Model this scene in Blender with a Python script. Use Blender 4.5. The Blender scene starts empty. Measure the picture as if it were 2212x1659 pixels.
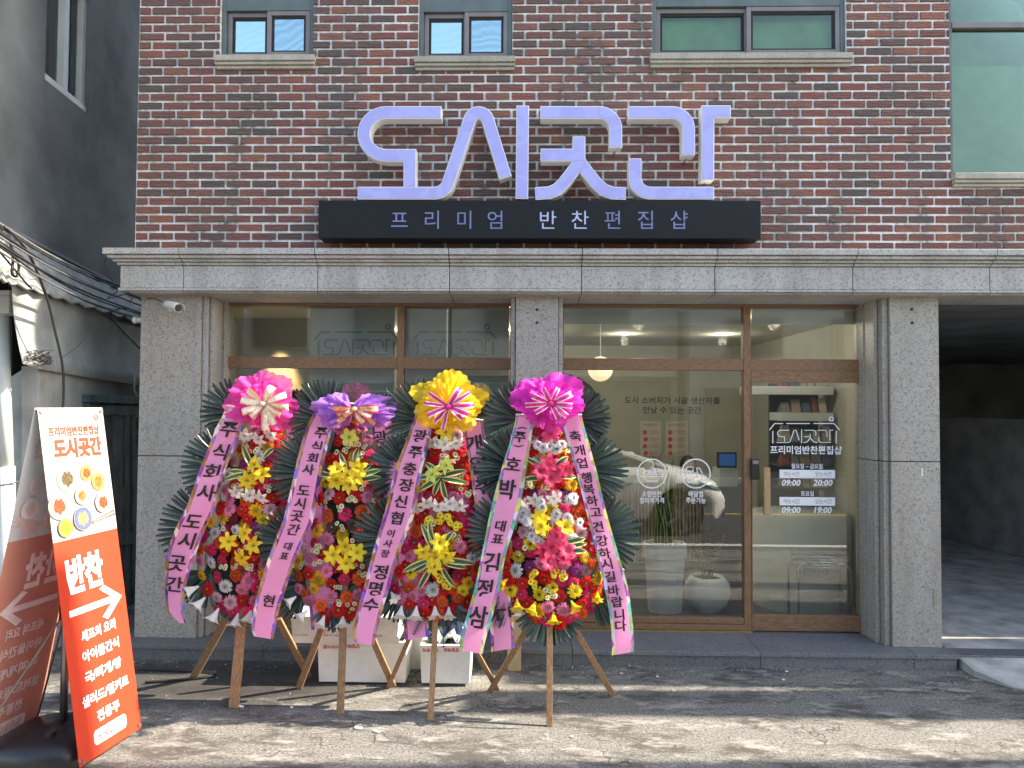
import bpy, math, random
from mathutils import Vector, Matrix
R = math.radians
random.seed(7)
S = bpy.context.scene
COL = S.collection

# ------------------------------------------------------------------ camera, sky, sun, exposure
F = 1533.0                                   # focal length in pixels of a 2212 px wide frame
yaw, pitch, roll = math.atan(31 / F), math.atan(44 / F), 0.006
FW = Vector((-math.sin(yaw) * math.cos(pitch), math.cos(yaw) * math.cos(pitch), math.sin(pitch)))
r0 = Vector((math.cos(yaw), math.sin(yaw), 0)); u0 = r0.cross(FW)
RT = r0 * math.cos(roll) + u0 * math.sin(roll); UP = -r0 * math.sin(roll) + u0 * math.cos(roll)
CAM = Vector((0, -5.38, 1.92))
cd = bpy.data.cameras.new('camera'); cam = bpy.data.objects.new('camera', cd); COL.objects.link(cam)
cam.matrix_world = Matrix(((RT.x, UP.x, -FW.x, CAM.x), (RT.y, UP.y, -FW.y, CAM.y), (RT.z, UP.z, -FW.z, CAM.z), (0, 0, 0, 1)))
cd.sensor_width = 36; cd.lens = F * 36 / 2212; cd.clip_start = .05; cd.clip_end = 500
S.camera = cam
SUNV = Vector((1.3, 0.05, 1.0)).normalized()
W = bpy.data.worlds.new('World'); S.world = W; W.use_nodes = True
nt = W.node_tree; sky = nt.nodes.new('ShaderNodeTexSky'); sky.sky_type = 'NISHITA'; sky.sun_disc = False
sky.sun_elevation = math.asin(SUNV.z); sky.sun_rotation = math.atan2(SUNV.x, SUNV.y)
nt.links.new(sky.outputs[0], nt.nodes['Background'].inputs[0]); nt.nodes['Background'].inputs[1].default_value = .15
sl = bpy.data.lights.new('sun', 'SUN'); sl.energy = 3.7; sl.angle = R(.53); sl.color = (1, .95, .87)
so = bpy.data.objects.new('sun', sl); COL.objects.link(so); so.rotation_euler = SUNV.to_track_quat('Z', 'Y').to_euler(); so.location = (6, -3, 12)
S.view_settings.view_transform = 'Standard'; S.view_settings.look = 'None'; S.view_settings.gamma = 1
S.view_settings.exposure = 2.0
S.view_settings.use_white_balance = True; S.view_settings.white_balance_temperature = 7500; S.view_settings.white_balance_tint = 10
S.cycles.use_denoising = True; S.cycles.max_bounces = 8; S.cycles.transparent_max_bounces = 16

def U(px, py, Y):
    """the point on the plane y=Y that stands where the photograph (2212 px wide) has it"""
    d = FW * F + RT * (px - 1106) - UP * (py - 829.5)
    return CAM + d * ((Y - CAM.y) / d.y)
def UX(px, Y, py=900): return U(px, py, Y).x
def UZ(py, Y, px=1137): return U(px, py, Y).z

# ------------------------------------------------------------------ lettering (made first, while the scene is empty)
TX = {}
INKB = .016
def want(s, bold=0.0, size=1.0): TX[(s, bold)] = None
RIB = {1: ['주', '식', '회', '사', ' ', '도', '시', '곳', '간'],
       2: ['주', '식', '회', '사', ' ', '도', '시', '곳', '간'],
       3: list('광주충장신협'), 4: list('축개업행복하고건강하시길바랍니다')}
for c in set('주식회사도시곳간대표광충장신협이정명수축개업호박김삼행복하고건강길바랍니다현('): want(c, INKB)
want(')', INKB)
for s, b in [('프리미엄반찬편집샵', 0), ('프리미엄반찬편집샵', .02), ('도시곳간', .045), ('도시곳간', .02), ('반찬', .045), ('셰프의 요리', .03), ('아이들간식', .03),
             ('국/찌개/탕', .03), ('샐러드/밀키트', .03), ('전통주', .03), ('월요일 ~ 금요일', .012), ('토요일', .012), ('여는시간', 0), ('닫는시간', 0),
             ('09:00', .03), ('20:00', .03), ('19:00', .03), ('소량반찬', .015), ('합리적가격', .015), ('배달앱', .015), ('주문가능', .015),
             ('도시 소비자가 시골 생산자를', .012), ('만날 수 있는 곳간', .012), ('당일배송', .03), ('취급주의', .03), ('신선식품', .03), ('확인해주세요!', .01), ('반찬유통기한', .01)]: want(s, b)
for c in '프리미엄반찬편집샵': want(c, 0)
def make_texts():
    obs = []
    for (s, b) in TX:
        cv = bpy.data.curves.new('t', 'FONT'); cv.body = s; cv.size = 1; cv.offset = b; cv.resolution_u = 2
        o = bpy.data.objects.new('t', cv); COL.objects.link(o); obs.append((s, b, o))
    dg = bpy.context.evaluated_depsgraph_get(); dg.update()
    for s, b, o in obs:
        m = bpy.data.meshes.new_from_object(o.evaluated_get(dg))
        vs = [v.co.copy() for v in m.vertices]; fs = [tuple(p.vertices) for p in m.polygons]
        x0 = min(v.x for v in vs); x1 = max(v.x for v in vs); y0 = min(v.y for v in vs); y1 = max(v.y for v in vs)
        c = Vector(((x0 + x1) / 2, (y0 + y1) / 2, 0))
        TX[(s, b)] = ([v - c for v in vs], fs, x1 - x0, y1 - y0)
        bpy.data.meshes.remove(m)
    for s, b, o in obs:
        cv = o.data; bpy.data.objects.remove(o); bpy.data.curves.remove(cv)
make_texts()

# ------------------------------------------------------------------ mesh helpers
class MB:
    def __init__(s): s.v = []; s.f = []; s.m = []; s.t = []
    def add(s, vs, fs, mi=0, tint=0.0):
        n = len(s.v); s.v += [tuple(p) for p in vs]; s.f += [tuple(i + n for i in q) for q in fs]; s.m += [mi] * len(fs); s.t += [tint] * len(fs); return s
    def box(s, x0, x1, y0, y1, z0, z1, mi=0, tint=0.0):
        return s.add([(x0, y0, z0), (x1, y0, z0), (x1, y1, z0), (x0, y1, z0), (x0, y0, z1), (x1, y0, z1), (x1, y1, z1), (x0, y1, z1)],
                     [(3, 2, 1, 0), (4, 5, 6, 7), (0, 1, 5, 4), (1, 2, 6, 5), (2, 3, 7, 6), (3, 0, 4, 7)], mi, tint)
    def prism(s, poly, y0, y1, mi=0):          # polygon of (x, z), extruded along y, y0 in front
        n = len(poly); a = sum(poly[i][0] * poly[(i + 1) % n][1] - poly[(i + 1) % n][0] * poly[i][1] for i in range(n))
        if a < 0: poly = poly[::-1]
        vs = [(x, y0, z) for x, z in poly] + [(x, y1, z) for x, z in poly]
        return s.add(vs, [tuple(range(n)), tuple(range(2 * n - 1, n - 1, -1))] + [(i, i + n, (i + 1) % n + n, (i + 1) % n) for i in range(n)], mi)
    def tube(s, pts, r, n=6, mi=0, cap=True):
        pts = [Vector(p) for p in pts]; rs = r if isinstance(r, (list, tuple)) else [r] * len(pts)
        vs = []; fs = []; ref = None
        for i, p in enumerate(pts):
            t = (pts[min(i + 1, len(pts) - 1)] - pts[max(i - 1, 0)]).normalized()
            if ref is None: ref = t.orthogonal().normalized()
            ref = (ref - t * ref.dot(t)).normalized(); b = t.cross(ref)
            for k in range(n):
                a = 2 * math.pi * k / n; vs.append(p + (ref * math.cos(a) + b * math.sin(a)) * rs[i])
        for i in range(len(pts) - 1):
            for k in range(n): fs.append((i * n + k, i * n + (k + 1) % n, (i + 1) * n + (k + 1) % n, (i + 1) * n + k))
        if cap: fs += [tuple(range(n - 1, -1, -1)), tuple(range((len(pts) - 1) * n, len(pts) * n))]
        return s.add(vs, fs, mi)
    def lathe(s, prof, c=(0, 0, 0), n=24, mi=0):
        vs = []; fs = []
        for r, z in prof:
            for k in range(n): a = 2 * math.pi * k / n; vs.append((c[0] + r * math.cos(a), c[1] + r * math.sin(a), c[2] + z))
        for i in range(len(prof) - 1):
            for k in range(n): fs.append((i * n + k, i * n + (k + 1) % n, (i + 1) * n + (k + 1) % n, (i + 1) * n + k))
        return s.add(vs, fs, mi)
    def bar(s, a, b, w, h, mi=0):              # square bar between two points
        a, b = Vector(a), Vector(b); t = (b - a).normalized(); x = t.cross(Vector((0, 1, 0)))
        x = (x if x.length > .01 else Vector((1, 0, 0))).normalized(); y = t.cross(x).normalized()
        vs = [p + x * (i * w / 2) + y * (j * h / 2) for p in (a, b) for i, j in ((-1, -1), (1, -1), (1, 1), (-1, 1))]
        return s.add(vs, [(3, 2, 1, 0), (4, 5, 6, 7), (0, 1, 5, 4), (1, 2, 6, 5), (2, 3, 7, 6), (3, 0, 4, 7)], mi)
    def text(s, key, mat4, mi=0):
        vs, fs, w, h = TX[key]; return s.add([mat4 @ v for v in vs], fs, mi)
    def merge(s, o, M=None, mi=None):
        s.add([(M @ Vector(v)) if M else v for v in o.v], o.f, 0)
        k = len(o.f); s.m[-k:] = o.m if mi is None else [mi] * k; return s
def mesh(name, mb, mats, smooth=False, tint=False):
    me = bpy.data.meshes.new(name); me.from_pydata(mb.v, [], mb.f)
    for m in (mats if isinstance(mats, (list, tuple)) else [mats]): me.materials.append(m)
    me.polygons.foreach_set('material_index', mb.m)
    if smooth: me.polygons.foreach_set('use_smooth', [True] * len(mb.f))
    if tint:
        at = me.attributes.new('tint', 'FLOAT', 'FACE'); at.data.foreach_set('value', mb.t)
    me.update(); return me
def tag(o, label=None, cat=None, group=None, kind=None):
    if label: o['label'] = label
    if cat: o['category'] = cat
    if group: o['group'] = group
    if kind: o['kind'] = kind
    return o
def link(name, data, parent=None, M=None, PM=None):
    """M: world matrix of the new object, PM: world matrix of its parent"""
    o = bpy.data.objects.new(name, data); COL.objects.link(o)
    M = M or Matrix()
    if parent is not None:
        o.parent = parent; PM = PM if PM is not None else wm(parent); o.matrix_basis = PM.inverted() @ M
    else: o.matrix_basis = M
    WM[o.name] = M
    return o
WM = {}
def wm(o): return WM[o.name]
def obj(name, mb, mats, parent=None, smooth=False, tint=False, bevel=0):
    o = link(name, mesh(name, mb, mats, smooth, tint), parent)
    if bevel:
        b = o.modifiers.new('bevel', 'BEVEL'); b.width = bevel; b.segments = 2; b.limit_method = 'ANGLE'; b.angle_limit = R(40)
    return o
def empty(name, loc, label, cat, group=None):
    o = link(name, None, None, Matrix.Translation(Vector(loc))); o.empty_display_size = .1
    return tag(o, label, cat, group)

# ------------------------------------------------------------------ materials
def nodes(name):
    m = bpy.data.materials.new(name); m.use_nodes = True; t = m.node_tree
    return m, t, t.nodes['Principled BSDF'], t.nodes['Material Output']
def N(t, typ, **kw):
    n = t.nodes.new('ShaderNode' + typ)
    for k, v in kw.items():
        if k in n.inputs: n.inputs[k].default_value = v
        else: setattr(n, k, v)
    return n
def ramp(t, fac, stops, interp='LINEAR'):
    r = t.nodes.new('ShaderNodeValToRGB'); r.color_ramp.interpolation = interp; e = r.color_ramp.elements
    while len(e) < len(stops): e.new(.5)
    for i, (p, c) in enumerate(stops): e[i].position = p; e[i].color = (*c, 1) if len(c) == 3 else c
    t.links.new(fac, r.inputs[0]); return r.outputs[0]
def coord(t, scale=None, kind='Object'):
    c = t.nodes.new('ShaderNodeTexCoord').outputs[kind]
    if scale is None: return c
    mp = N(t, 'Mapping'); mp.inputs['Scale'].default_value = scale if hasattr(scale, '__len__') else (scale,) * 3
    t.links.new(c, mp.inputs['Vector']); return mp.outputs[0]
def noise(t, vec, scale, detail=4, rough=.55, dist=0):
    n = N(t, 'TexNoise'); n.inputs['Scale'].default_value = scale; n.inputs['Detail'].default_value = detail; n.inputs['Roughness'].default_value = rough
    n.inputs['Distortion'].default_value = dist
    t.links.new(vec, n.inputs['Vector']); return n.outputs['Fac']
def mix(t, fac, a, b, mode='MIX'):
    n = t.nodes.new('ShaderNodeMix'); n.data_type = 'RGBA'; n.blend_type = mode
    for i, v in ((0, fac), (6, a), (7, b)):
        if hasattr(v, 'is_linked'): t.links.new(v, n.inputs[i])
        elif i == 0: n.inputs[0].default_value = v
        else: n.inputs[i].default_value = (*v, 1)
    return n.outputs[2]
def bump(t, h, bs, strength=.3, dist=.01):
    b = N(t, 'Bump'); b.inputs['Strength'].default_value = strength; b.inputs['Distance'].default_value = dist
    t.links.new(h, b.inputs['Height']); t.links.new(b.outputs[0], bs.inputs['Normal'])
def mat(name, c, rough=.6, var=.15, scale=8, bmp=0, bscale=60, metal=0, rnd=0, spec=.5, stretch=None, coat=0, trans=0):
    m, t, b, out = nodes(name); v = coord(t, stretch); n = noise(t, v, scale)
    lo = tuple(x * (1 - var * 1.4) for x in c); hi = tuple(min(1, x * (1 + var)) for x in c)
    col = ramp(t, n, [(.3, lo), (.7, hi)])
    if rnd:
        oi = N(t, 'ObjectInfo'); hs = N(t, 'HueSaturation'); mr = N(t, 'MapRange'); mr.inputs['To Min'].default_value = 1 - rnd; mr.inputs['To Max'].default_value = 1 + rnd
        t.links.new(oi.outputs['Random'], mr.inputs[0]); t.links.new(mr.outputs[0], hs.inputs['Value']); t.links.new(col, hs.inputs['Color']); col = hs.outputs[0]
    t.links.new(col, b.inputs['Base Color']); b.inputs['Roughness'].default_value = rough; b.inputs['Metallic'].default_value = metal
    b.inputs['Specular IOR Level'].default_value = spec; b.inputs['Coat Weight'].default_value = coat
    if bmp: bump(t, noise(t, v, bscale), b, bmp, .004)
    if trans:
        tr = N(t, 'BsdfTranslucent'); t.links.new(col, tr.inputs[0]); mx = N(t, 'MixShader'); mx.inputs[0].default_value = trans
        t.links.new(b.outputs[0], mx.inputs[1]); t.links.new(tr.outputs[0], mx.inputs[2]); t.links.new(mx.outputs[0], out.inputs[0])
    return m
def granite(name, dark, mid, light, bright=1, rnd=.10):
    m, t, b, out = nodes(name); v = coord(t)
    n = noise(t, v, 75, 5, .75, .6)
    k = lambda c: tuple(x * bright for x in c)
    col = ramp(t, n, [(.36, k(dark)), (.45, k(mid)), (.54, k(light)), (.64, k(tuple(x * .82 for x in light)))])
    g = noise(t, coord(t, (3.2, 3, .5)), 1.3, 7, .66); col = mix(t, ramp(t, g, [(.46, (0, 0, 0)), (.66, (.45, .45, .45))]), col, k((.20, .18, .15)), 'MIX')
    oi = N(t, 'ObjectInfo'); hs = N(t, 'HueSaturation'); mr = N(t, 'MapRange'); mr.inputs['To Min'].default_value = 1 - rnd; mr.inputs['To Max'].default_value = 1 + rnd
    t.links.new(oi.outputs['Random'], mr.inputs[0]); t.links.new(mr.outputs[0], hs.inputs['Value']); t.links.new(col, hs.inputs['Color'])
    t.links.new(hs.outputs[0], b.inputs['Base Color']); b.inputs['Roughness'].default_value = .55; bump(t, n, b, .12, .002); return m
M = {}
M['granite'] = granite('granite', (.135, .122, .108), (.28, .25, .222), (.41, .375, .338))
M['granite_pale'] = granite('granite_pale', (.18, .172, .16), (.37, .355, .335), (.53, .51, .49))
M['granite_dark'] = granite('granite_dark', (.05, .055, .06), (.10, .105, .115), (.17, .175, .19))
M['wood_frame'] = mat('wood_frame', (.235, .125, .066), .42, .32, 14, .1, 50, stretch=(1.5, 12, 12))
M['wood_frame_v'] = mat('wood_frame_v', (.235, .125, .066), .42, .32, 14, .1, 50, stretch=(12, 12, 1.5))
M['gold_trim'] = mat('gold_trim', (.75, .55, .2), .3, .1, 8, metal=.9)
M['easel_wood'] = mat('easel_wood', (.30, .17, .085), .6, .35, 10, .2, 40, stretch=(16, 16, 1.5), rnd=.15)
M['pine_wood'] = mat('pine_wood', (.42, .27, .13), .6, .3, 10, .2, 40, stretch=(16, 16, 1.5))
M['mortar'] = None
# bricks
m, t, b, out = nodes('brick_face'); M['brick'] = m
oi = N(t, 'ObjectInfo'); at = N(t, 'Attribute'); at.attribute_name = 'tint'
a1 = N(t, 'Math', operation='ADD'); t.links.new(oi.outputs['Random'], a1.inputs[0]); t.links.new(at.outputs['Fac'], a1.inputs[1])
a2 = N(t, 'Math', operation='FRACT'); t.links.new(a1.outputs[0], a2.inputs[0])
c0 = ramp(t, a2.outputs[0], [(0, (.27, .082, .060)), (.2, (.195, .072, .062)), (.38, (.32, .115, .070)), (.52, (.185, .070, .062)), (.66, (.235, .092, .070)), (.78, (.135, .078, .066)), (.88, (.095, .074, .066)), (1, (.18, .076, .068))])
geo = N(t, 'NewGeometry')
n1 = noise(t, geo.outputs['Position'], 38, 4, .6); c1 = mix(t, ramp(t, n1, [(.35, (.25, .25, .25)), (.75, (0, 0, 0))]), c0, (.07, .03, .025))
mp2 = N(t, 'Mapping'); mp2.inputs['Scale'].default_value = (2.0, 1, .5); t.links.new(geo.outputs['Position'], mp2.inputs['Vector']); n2 = noise(t, mp2.outputs[0], 1.2, 7, .68, .4); grime = ramp(t, n2, [(.44, (0, 0, 0)), (.66, (.70, .70, .70))])
c2 = mix(t, grime, c1, (.105, .082, .074)); t.links.new(c2, b.inputs['Base Color']); b.inputs['Roughness'].default_value = .75
mp = N(t, 'Mapping'); mp.inputs['Scale'].default_value = (1, 1, 3.2); t.links.new(geo.outputs['Position'], mp.inputs['Vector'])
wv = N(t, 'TexWave', wave_type='BANDS', bands_direction='Z'); wv.inputs['Scale'].default_value = 4.5; wv.inputs['Distortion'].default_value = 9; wv.inputs['Detail'].default_value = 2; wv.inputs['Detail Scale'].default_value = 2.2
t.links.new(mp.outputs[0], wv.inputs['Vector']); bump(t, wv.outputs['Fac'], b, .55, .008)
# mortar
m, t, b, out = nodes('mortar'); M['mortar'] = m; v = coord(t)
n = noise(t, v, 30, 5, .7); c = ramp(t, n, [(.35, (.66, .65, .62)), (.6, (.90, .89, .86))])
g = noise(t, coord(t, (2.0, 1, .5)), 1.2, 7, .68, .4); g2 = noise(t, v, 14, 4, .7)
dm = N(t, 'Math', operation='MULTIPLY'); t.links.new(ramp(t, g, [(.42, (0, 0, 0)), (.62, (1, 1, 1))]), dm.inputs[0]); t.links.new(ramp(t, g2, [(.38, (.15, .15, .15)), (.62, (1, 1, 1))]), dm.inputs[1])
t.links.new(mix(t, dm.outputs[0], c, (.17, .155, .13)), b.inputs['Base Color']); b.inputs['Roughness'].default_value = .9; bump(t, n, b, .5, .006)
# asphalt
m, t, b, out = nodes('worn_asphalt'); M['asphalt'] = m; v = coord(t)
n = noise(t, v, 62, 6, .85); c = ramp(t, n, [(.38, (.062, .060, .056)), (.49, (.155, .150, .140)), (.62, (.30, .288, .262))])
p = noise(t, coord(t, (.8, 1.9, 1)), 2.1, 9, .74, .25); c = mix(t, ramp(t, p, [(.485, (0, 0, 0)), (.575, (.8, .8, .8))]), c, (.060, .056, .05))
p2 = noise(t, coord(t, (1, 2.5, 1)), 3.3, 9, .72, .2); c = mix(t, ramp(t, p2, [(.53, (0, 0, 0)), (.62, (.5, .5, .5))]), c, (.44, .42, .39))
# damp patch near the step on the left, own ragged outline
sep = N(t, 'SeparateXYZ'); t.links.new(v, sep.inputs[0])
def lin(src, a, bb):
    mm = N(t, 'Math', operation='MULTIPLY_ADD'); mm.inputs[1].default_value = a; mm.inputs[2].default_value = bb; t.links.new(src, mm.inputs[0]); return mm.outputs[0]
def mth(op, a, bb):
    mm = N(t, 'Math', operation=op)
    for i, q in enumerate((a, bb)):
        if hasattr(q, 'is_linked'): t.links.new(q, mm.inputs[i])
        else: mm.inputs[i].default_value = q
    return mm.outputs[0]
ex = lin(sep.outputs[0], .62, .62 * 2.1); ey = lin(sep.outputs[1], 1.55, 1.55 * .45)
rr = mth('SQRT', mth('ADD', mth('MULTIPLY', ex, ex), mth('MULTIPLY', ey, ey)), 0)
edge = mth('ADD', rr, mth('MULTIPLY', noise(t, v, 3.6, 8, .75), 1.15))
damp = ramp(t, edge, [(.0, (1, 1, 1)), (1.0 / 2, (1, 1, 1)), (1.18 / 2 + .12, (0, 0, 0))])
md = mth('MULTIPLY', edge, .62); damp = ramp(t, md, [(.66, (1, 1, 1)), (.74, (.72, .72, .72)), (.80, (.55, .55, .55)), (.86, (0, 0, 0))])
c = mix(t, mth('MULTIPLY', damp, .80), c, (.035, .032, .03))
t.links.new(c, b.inputs['Base Color']); b.inputs['Roughness'].default_value = .85; b.inputs['Specular IOR Level'].default_value = .3
ck = N(t, 'TexVoronoi', feature='DISTANCE_TO_EDGE'); ck.inputs['Scale'].default_value = .75; ckw = N(t, 'VectorMath', operation='ADD'); ckn = N(t, 'TexNoise'); ckn.inputs['Scale'].default_value = 4; t.links.new(v, ckn.inputs['Vector']); t.links.new(v, ckw.inputs[0]); t.links.new(ckn.outputs['Color'], ckw.inputs[1]); t.links.new(ckw.outputs[0], ck.inputs['Vector'])
crk = ramp(t, ck.outputs['Distance'], [(.003, (.8, .8, .8)), (.010, (0, 0, 0))]); c = mix(t, mth('MULTIPLY', crk, ramp(t, p2, [(.46, (0, 0, 0)), (.52, (1, 1, 1))])), c, (.03, .028, .025)); t.links.new(c, b.inputs['Base Color'])
hb = mth('ADD', n, mth('MULTIPLY', noise(t, v, 9, 5, .6), 1.5)); bump(t, hb, b, .6, .008)
M['concrete'] = mat('concrete', (.42, .41, .385), .85, .3, 5, .4, 60)
M['concrete_dark'] = mat('concrete_dark', (.16, .155, .145), .8, .3, 3, .3, 40)
M['stucco_grey'] = mat('stucco_grey', (.145, .152, .155), .85, .30, 1.6, .8, 14)
M['plaster_old'] = mat('plaster_old', (.34, .34, .32), .85, .22, 4, .4, 30)
M['sheet_grey'] = mat('sheet_grey', (.36, .38, .38), .55, .25, 3.5, .1, 20)
M['roof_cement'] = mat('roof_cement', (.34, .34, .31), .9, .4, 6, .5, 50, stretch=(1, 6, 1))
M['teal_paint'] = mat('teal_paint', (.075, .125, .125), .6, .4, 6, .2, 30)
M['door_slat'] = mat('door_slat', (.17, .165, .16), .7, .4, 5, .2, 30, stretch=(6, 6, 1))
M['rust'] = mat('rust', (.17, .05, .02), .9, .5, 30, .4, 60)
M['pvc'] = mat('pvc', (.62, .62, .58), .4, .08, 4)
M['cable'] = mat('cable', (.015, .015, .016), .5)
M['cable_grey'] = mat('cable_grey', (.12, .12, .12), .6)
M['black_metal'] = mat('black_metal', (.010, .011, .013), .5, .1, spec=.25)
M['window_metal'] = mat('window_metal', (.19, .165, .165), .4, .12, 6)
M['window_teal'] = mat('window_teal', (.10, .13, .13), .45, .15, 6)
M['dark_gap'] = mat('dark_gap', (.02, .022, .022), .8)
M['sill'] = granite('sill_stone', (.25, .22, .17), (.36, .32, .26), (.45, .41, .34))
M['sign_white'] = mat('sign_white', (.80, .80, .78), .4, .03)
# lavender acrylic: slack film creases as bump, their reflections painted into the colour
m, t, b, out = nodes('sign_lavender'); M['sign_lav'] = m; v = coord(t)
n = noise(t, v, 2.6, 3, .5, 1.6); c = ramp(t, n, [(.30, (.355, .35, .72)), (.46, (.37, .37, .74)), (.49, (.405, .41, .78)), (.60, (.39, .395, .76)), (.62, (.365, .365, .735)), (.75, (.355, .35, .72))])
t.links.new(c, b.inputs['Base Color']); b.inputs['Roughness'].default_value = .22
em = N(t, 'HueSaturation'); bump(t, n, b, .2, .01)
M['sign_text'] = mat('sign_text', (.17, .19, .38), .3, .25, 5)
M['white_print'] = mat('white_print', (.82, .83, .85), .5, .02)
M['grey_print'] = mat('grey_print', (.17, .17, .165), .6, .05)
M['dark_print'] = mat('dark_print', (.02, .05, .04), .6, .05)
M['ink'] = mat('ink', (.012, .010, .014), .5, .1)
M['red_print'] = mat('red_print', (.62, .04, .03), .5, .05)
M['banner_white'] = mat('banner_white', (.50, .485, .46), .5, .03, trans=.2)
M['banner_red'] = mat('banner_red', (.66, .055, .022), .5, .03, trans=.2)
M['rim_print'] = mat('rim_print', (.25, .21, .15), .5); M['bback_white'] = mat('banner_back_white', (.66, .62, .60), .6, .03, trans=.3); M['bback_red'] = mat('banner_back_red', (.62, .27, .20), .6, .05, trans=.3); M['bback_ink'] = mat('banner_back_ink', (.66, .44, .40), .6); M['bback_pale'] = mat('banner_back_pale', (.74, .58, .54), .6)
M['banner_redink'] = mat('banner_redink', (.76, .055, .025), .5, .03)
M['styrofoam'] = mat('styrofoam', (.78, .77, .73), .6, .04, 30, .15, 200)
M['tape'] = mat('tape', (.72, .70, .66), .25, .05, 10, .3, 30)
M['cardboard'] = mat('cardboard', (.42, .31, .19), .8, .1)
M['plastic_bag'] = mat('plastic_bag', (.5, .52, .55), .2, .2, 20)
M['foil_blue'] = mat('foil_blue', (.05, .08, .16), .25, .8, 14)
M['plastic_black'] = mat('plastic_black', (.022, .020, .022), .35, .2)
M['chrome'] = mat('chrome', (.6, .6, .6), .18, .05, metal=1)
M['steel'] = mat('steel', (.35, .34, .34), .35, .1, metal=.9)
M['int_wall'] = mat('int_wall', (.38, .365, .30), .85, .06, 3, .25, 45)
M['int_ceiling'] = mat('int_ceiling', (.55, .54, .47), .9, .03)
M['int_floor'] = mat('int_floor', (.07, .07, .07), .3, .2, 3)
M['int_white'] = mat('int_white', (.52, .55, .54), .4, .03)
M['blind'] = mat('blind', (.47, .48, .43), .8, .04)
M['blind_cool'] = mat('blind_cool', (.36, .40, .385), .7, .04)
M['ribbed_beige'] = mat('ribbed_beige', (.30, .25, .19), .7, .1)
M['shelf_dark'] = mat('shelf_dark', (.04, .042, .045), .6, .2)
M['pot_white'] = mat('pot_white', (.80, .81, .82), .25, .03)
M['soil'] = mat('soil', (.04, .03, .02), .9, .3)
M['zz_green'] = mat('zz_green', (.035, .085, .03), .3, .3, 20)
M['skin'] = mat('skin', (.5, .32, .24), .6); M['hair'] = mat('hair', (.012, .011, .011), .5); M['cloth_dark'] = mat('cloth_dark', (.03, .03, .035), .9)
M['car_paint'] = mat('car_paint', (.80, .80, .79), .25, .02, coat=1)
M['tyre'] = mat('tyre', (.02, .02, .02), .8); M['yellow_line'] = mat('yellow_line', (.6, .38, .04), .7, .2, 20); M['white_line'] = mat('white_line', (.62, .62, .6), .7, .2, 20)
M['facade_pale'] = mat('facade_pale', (.30, .295, .28), .8, .1, 2)
M['facade_beige'] = mat('facade_beige', (.42, .36, .28), .8, .1, 2)
M['holder_dark'] = mat('holder_dark', (.012, .03, .018), .8, .4, 20, .4, 60)
# leaf: dark glossy, paler midrib and scuffs
def leafmat(name, c, rnd=.35, rough=.32):
    m = mat(name, c, rough, .3, 14, .15, 60, rnd=rnd, spec=.6, trans=.12, stretch=(8, 1, 1)); return m
M['palm'] = leafmat('palm_leaf', (.052, .088, .072), .4, .24); M['var_green'] = leafmat('lily_leaf', (.03, .085, .025)); M['var_cream'] = leafmat('leaf_margin', (.62, .60, .22), .1)
M['stem'] = mat('stem', (.05, .08, .03), .5)
FC = {'R': (.70, .012, .014), 'M': (.76, .022, .14), 'P': (.86, .22, .40), 'L': (.86, .46, .55), 'O': (.80, .10, .022), 'Y': (.90, .46, .02), 'W': (.80, .78, .80),
      'V': (.32, .03, .22), 'D': (.25, .012, .035), 'B': (.10, .05, .04), 'E': (.78, .76, .48), 'K': (.86, .62, .03)}
for k, c in FC.items():
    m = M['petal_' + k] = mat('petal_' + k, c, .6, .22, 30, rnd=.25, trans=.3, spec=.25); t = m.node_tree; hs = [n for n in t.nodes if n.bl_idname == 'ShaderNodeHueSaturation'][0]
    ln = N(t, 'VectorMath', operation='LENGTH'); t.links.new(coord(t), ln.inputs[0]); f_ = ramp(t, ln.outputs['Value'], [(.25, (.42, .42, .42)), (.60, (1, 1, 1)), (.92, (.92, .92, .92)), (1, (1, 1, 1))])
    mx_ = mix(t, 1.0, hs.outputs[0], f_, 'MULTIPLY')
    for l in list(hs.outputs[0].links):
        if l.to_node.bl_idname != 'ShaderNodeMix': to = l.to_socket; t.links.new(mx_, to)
M['lily_yellow'] = mat('lily_yellow', (.86, .66, .04), .5, .15, 16, rnd=.08, trans=.3, spec=.3); M['lily_green'] = mat('lily_green', (.66, .72, .14), .5, .15, 16, trans=.3)
M['lily_pink'] = mat('lily_pink', (.80, .05, .15), .5, .35, 16, rnd=.08, trans=.3); M['lily_white'] = mat('lily_white', (.82, .81, .78), .5, .06, 16, trans=.3)
M['center_green'] = mat('center_green', (.20, .20, .03), .8, .4, 60); M['center_dark'] = mat('center_dark', (.05, .03, .01), .8)
M['anther'] = mat('anther', (.30, .13, .02), .8)
def tissue(name, c, tr=.26):
    m, t, b, out = nodes(name); b.inputs['Base Color'].default_value = (*c, 1); b.inputs['Roughness'].default_value = .55; b.inputs['Specular IOR Level'].default_value = .3
    n = noise(t, coord(t), 60, 3); bump(t, n, b, .25, .004)
    tl = N(t, 'BsdfTranslucent'); tl.inputs[0].default_value = (*c, 1); tp = N(t, 'BsdfTransparent'); tp.inputs[0].default_value = (*[.5 + .5 * x for x in c], 1)
    m1 = N(t, 'MixShader'); m1.inputs[0].default_value = .42; m2 = N(t, 'MixShader'); m2.inputs[0].default_value = tr
    t.links.new(b.outputs[0], m1.inputs[1]); t.links.new(tl.outputs[0], m1.inputs[2]); t.links.new(m1.outputs[0], m2.inputs[1]); t.links.new(tp.outputs[0], m2.inputs[2]); t.links.new(m2.outputs[0], out.inputs[0])
    return m
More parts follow.
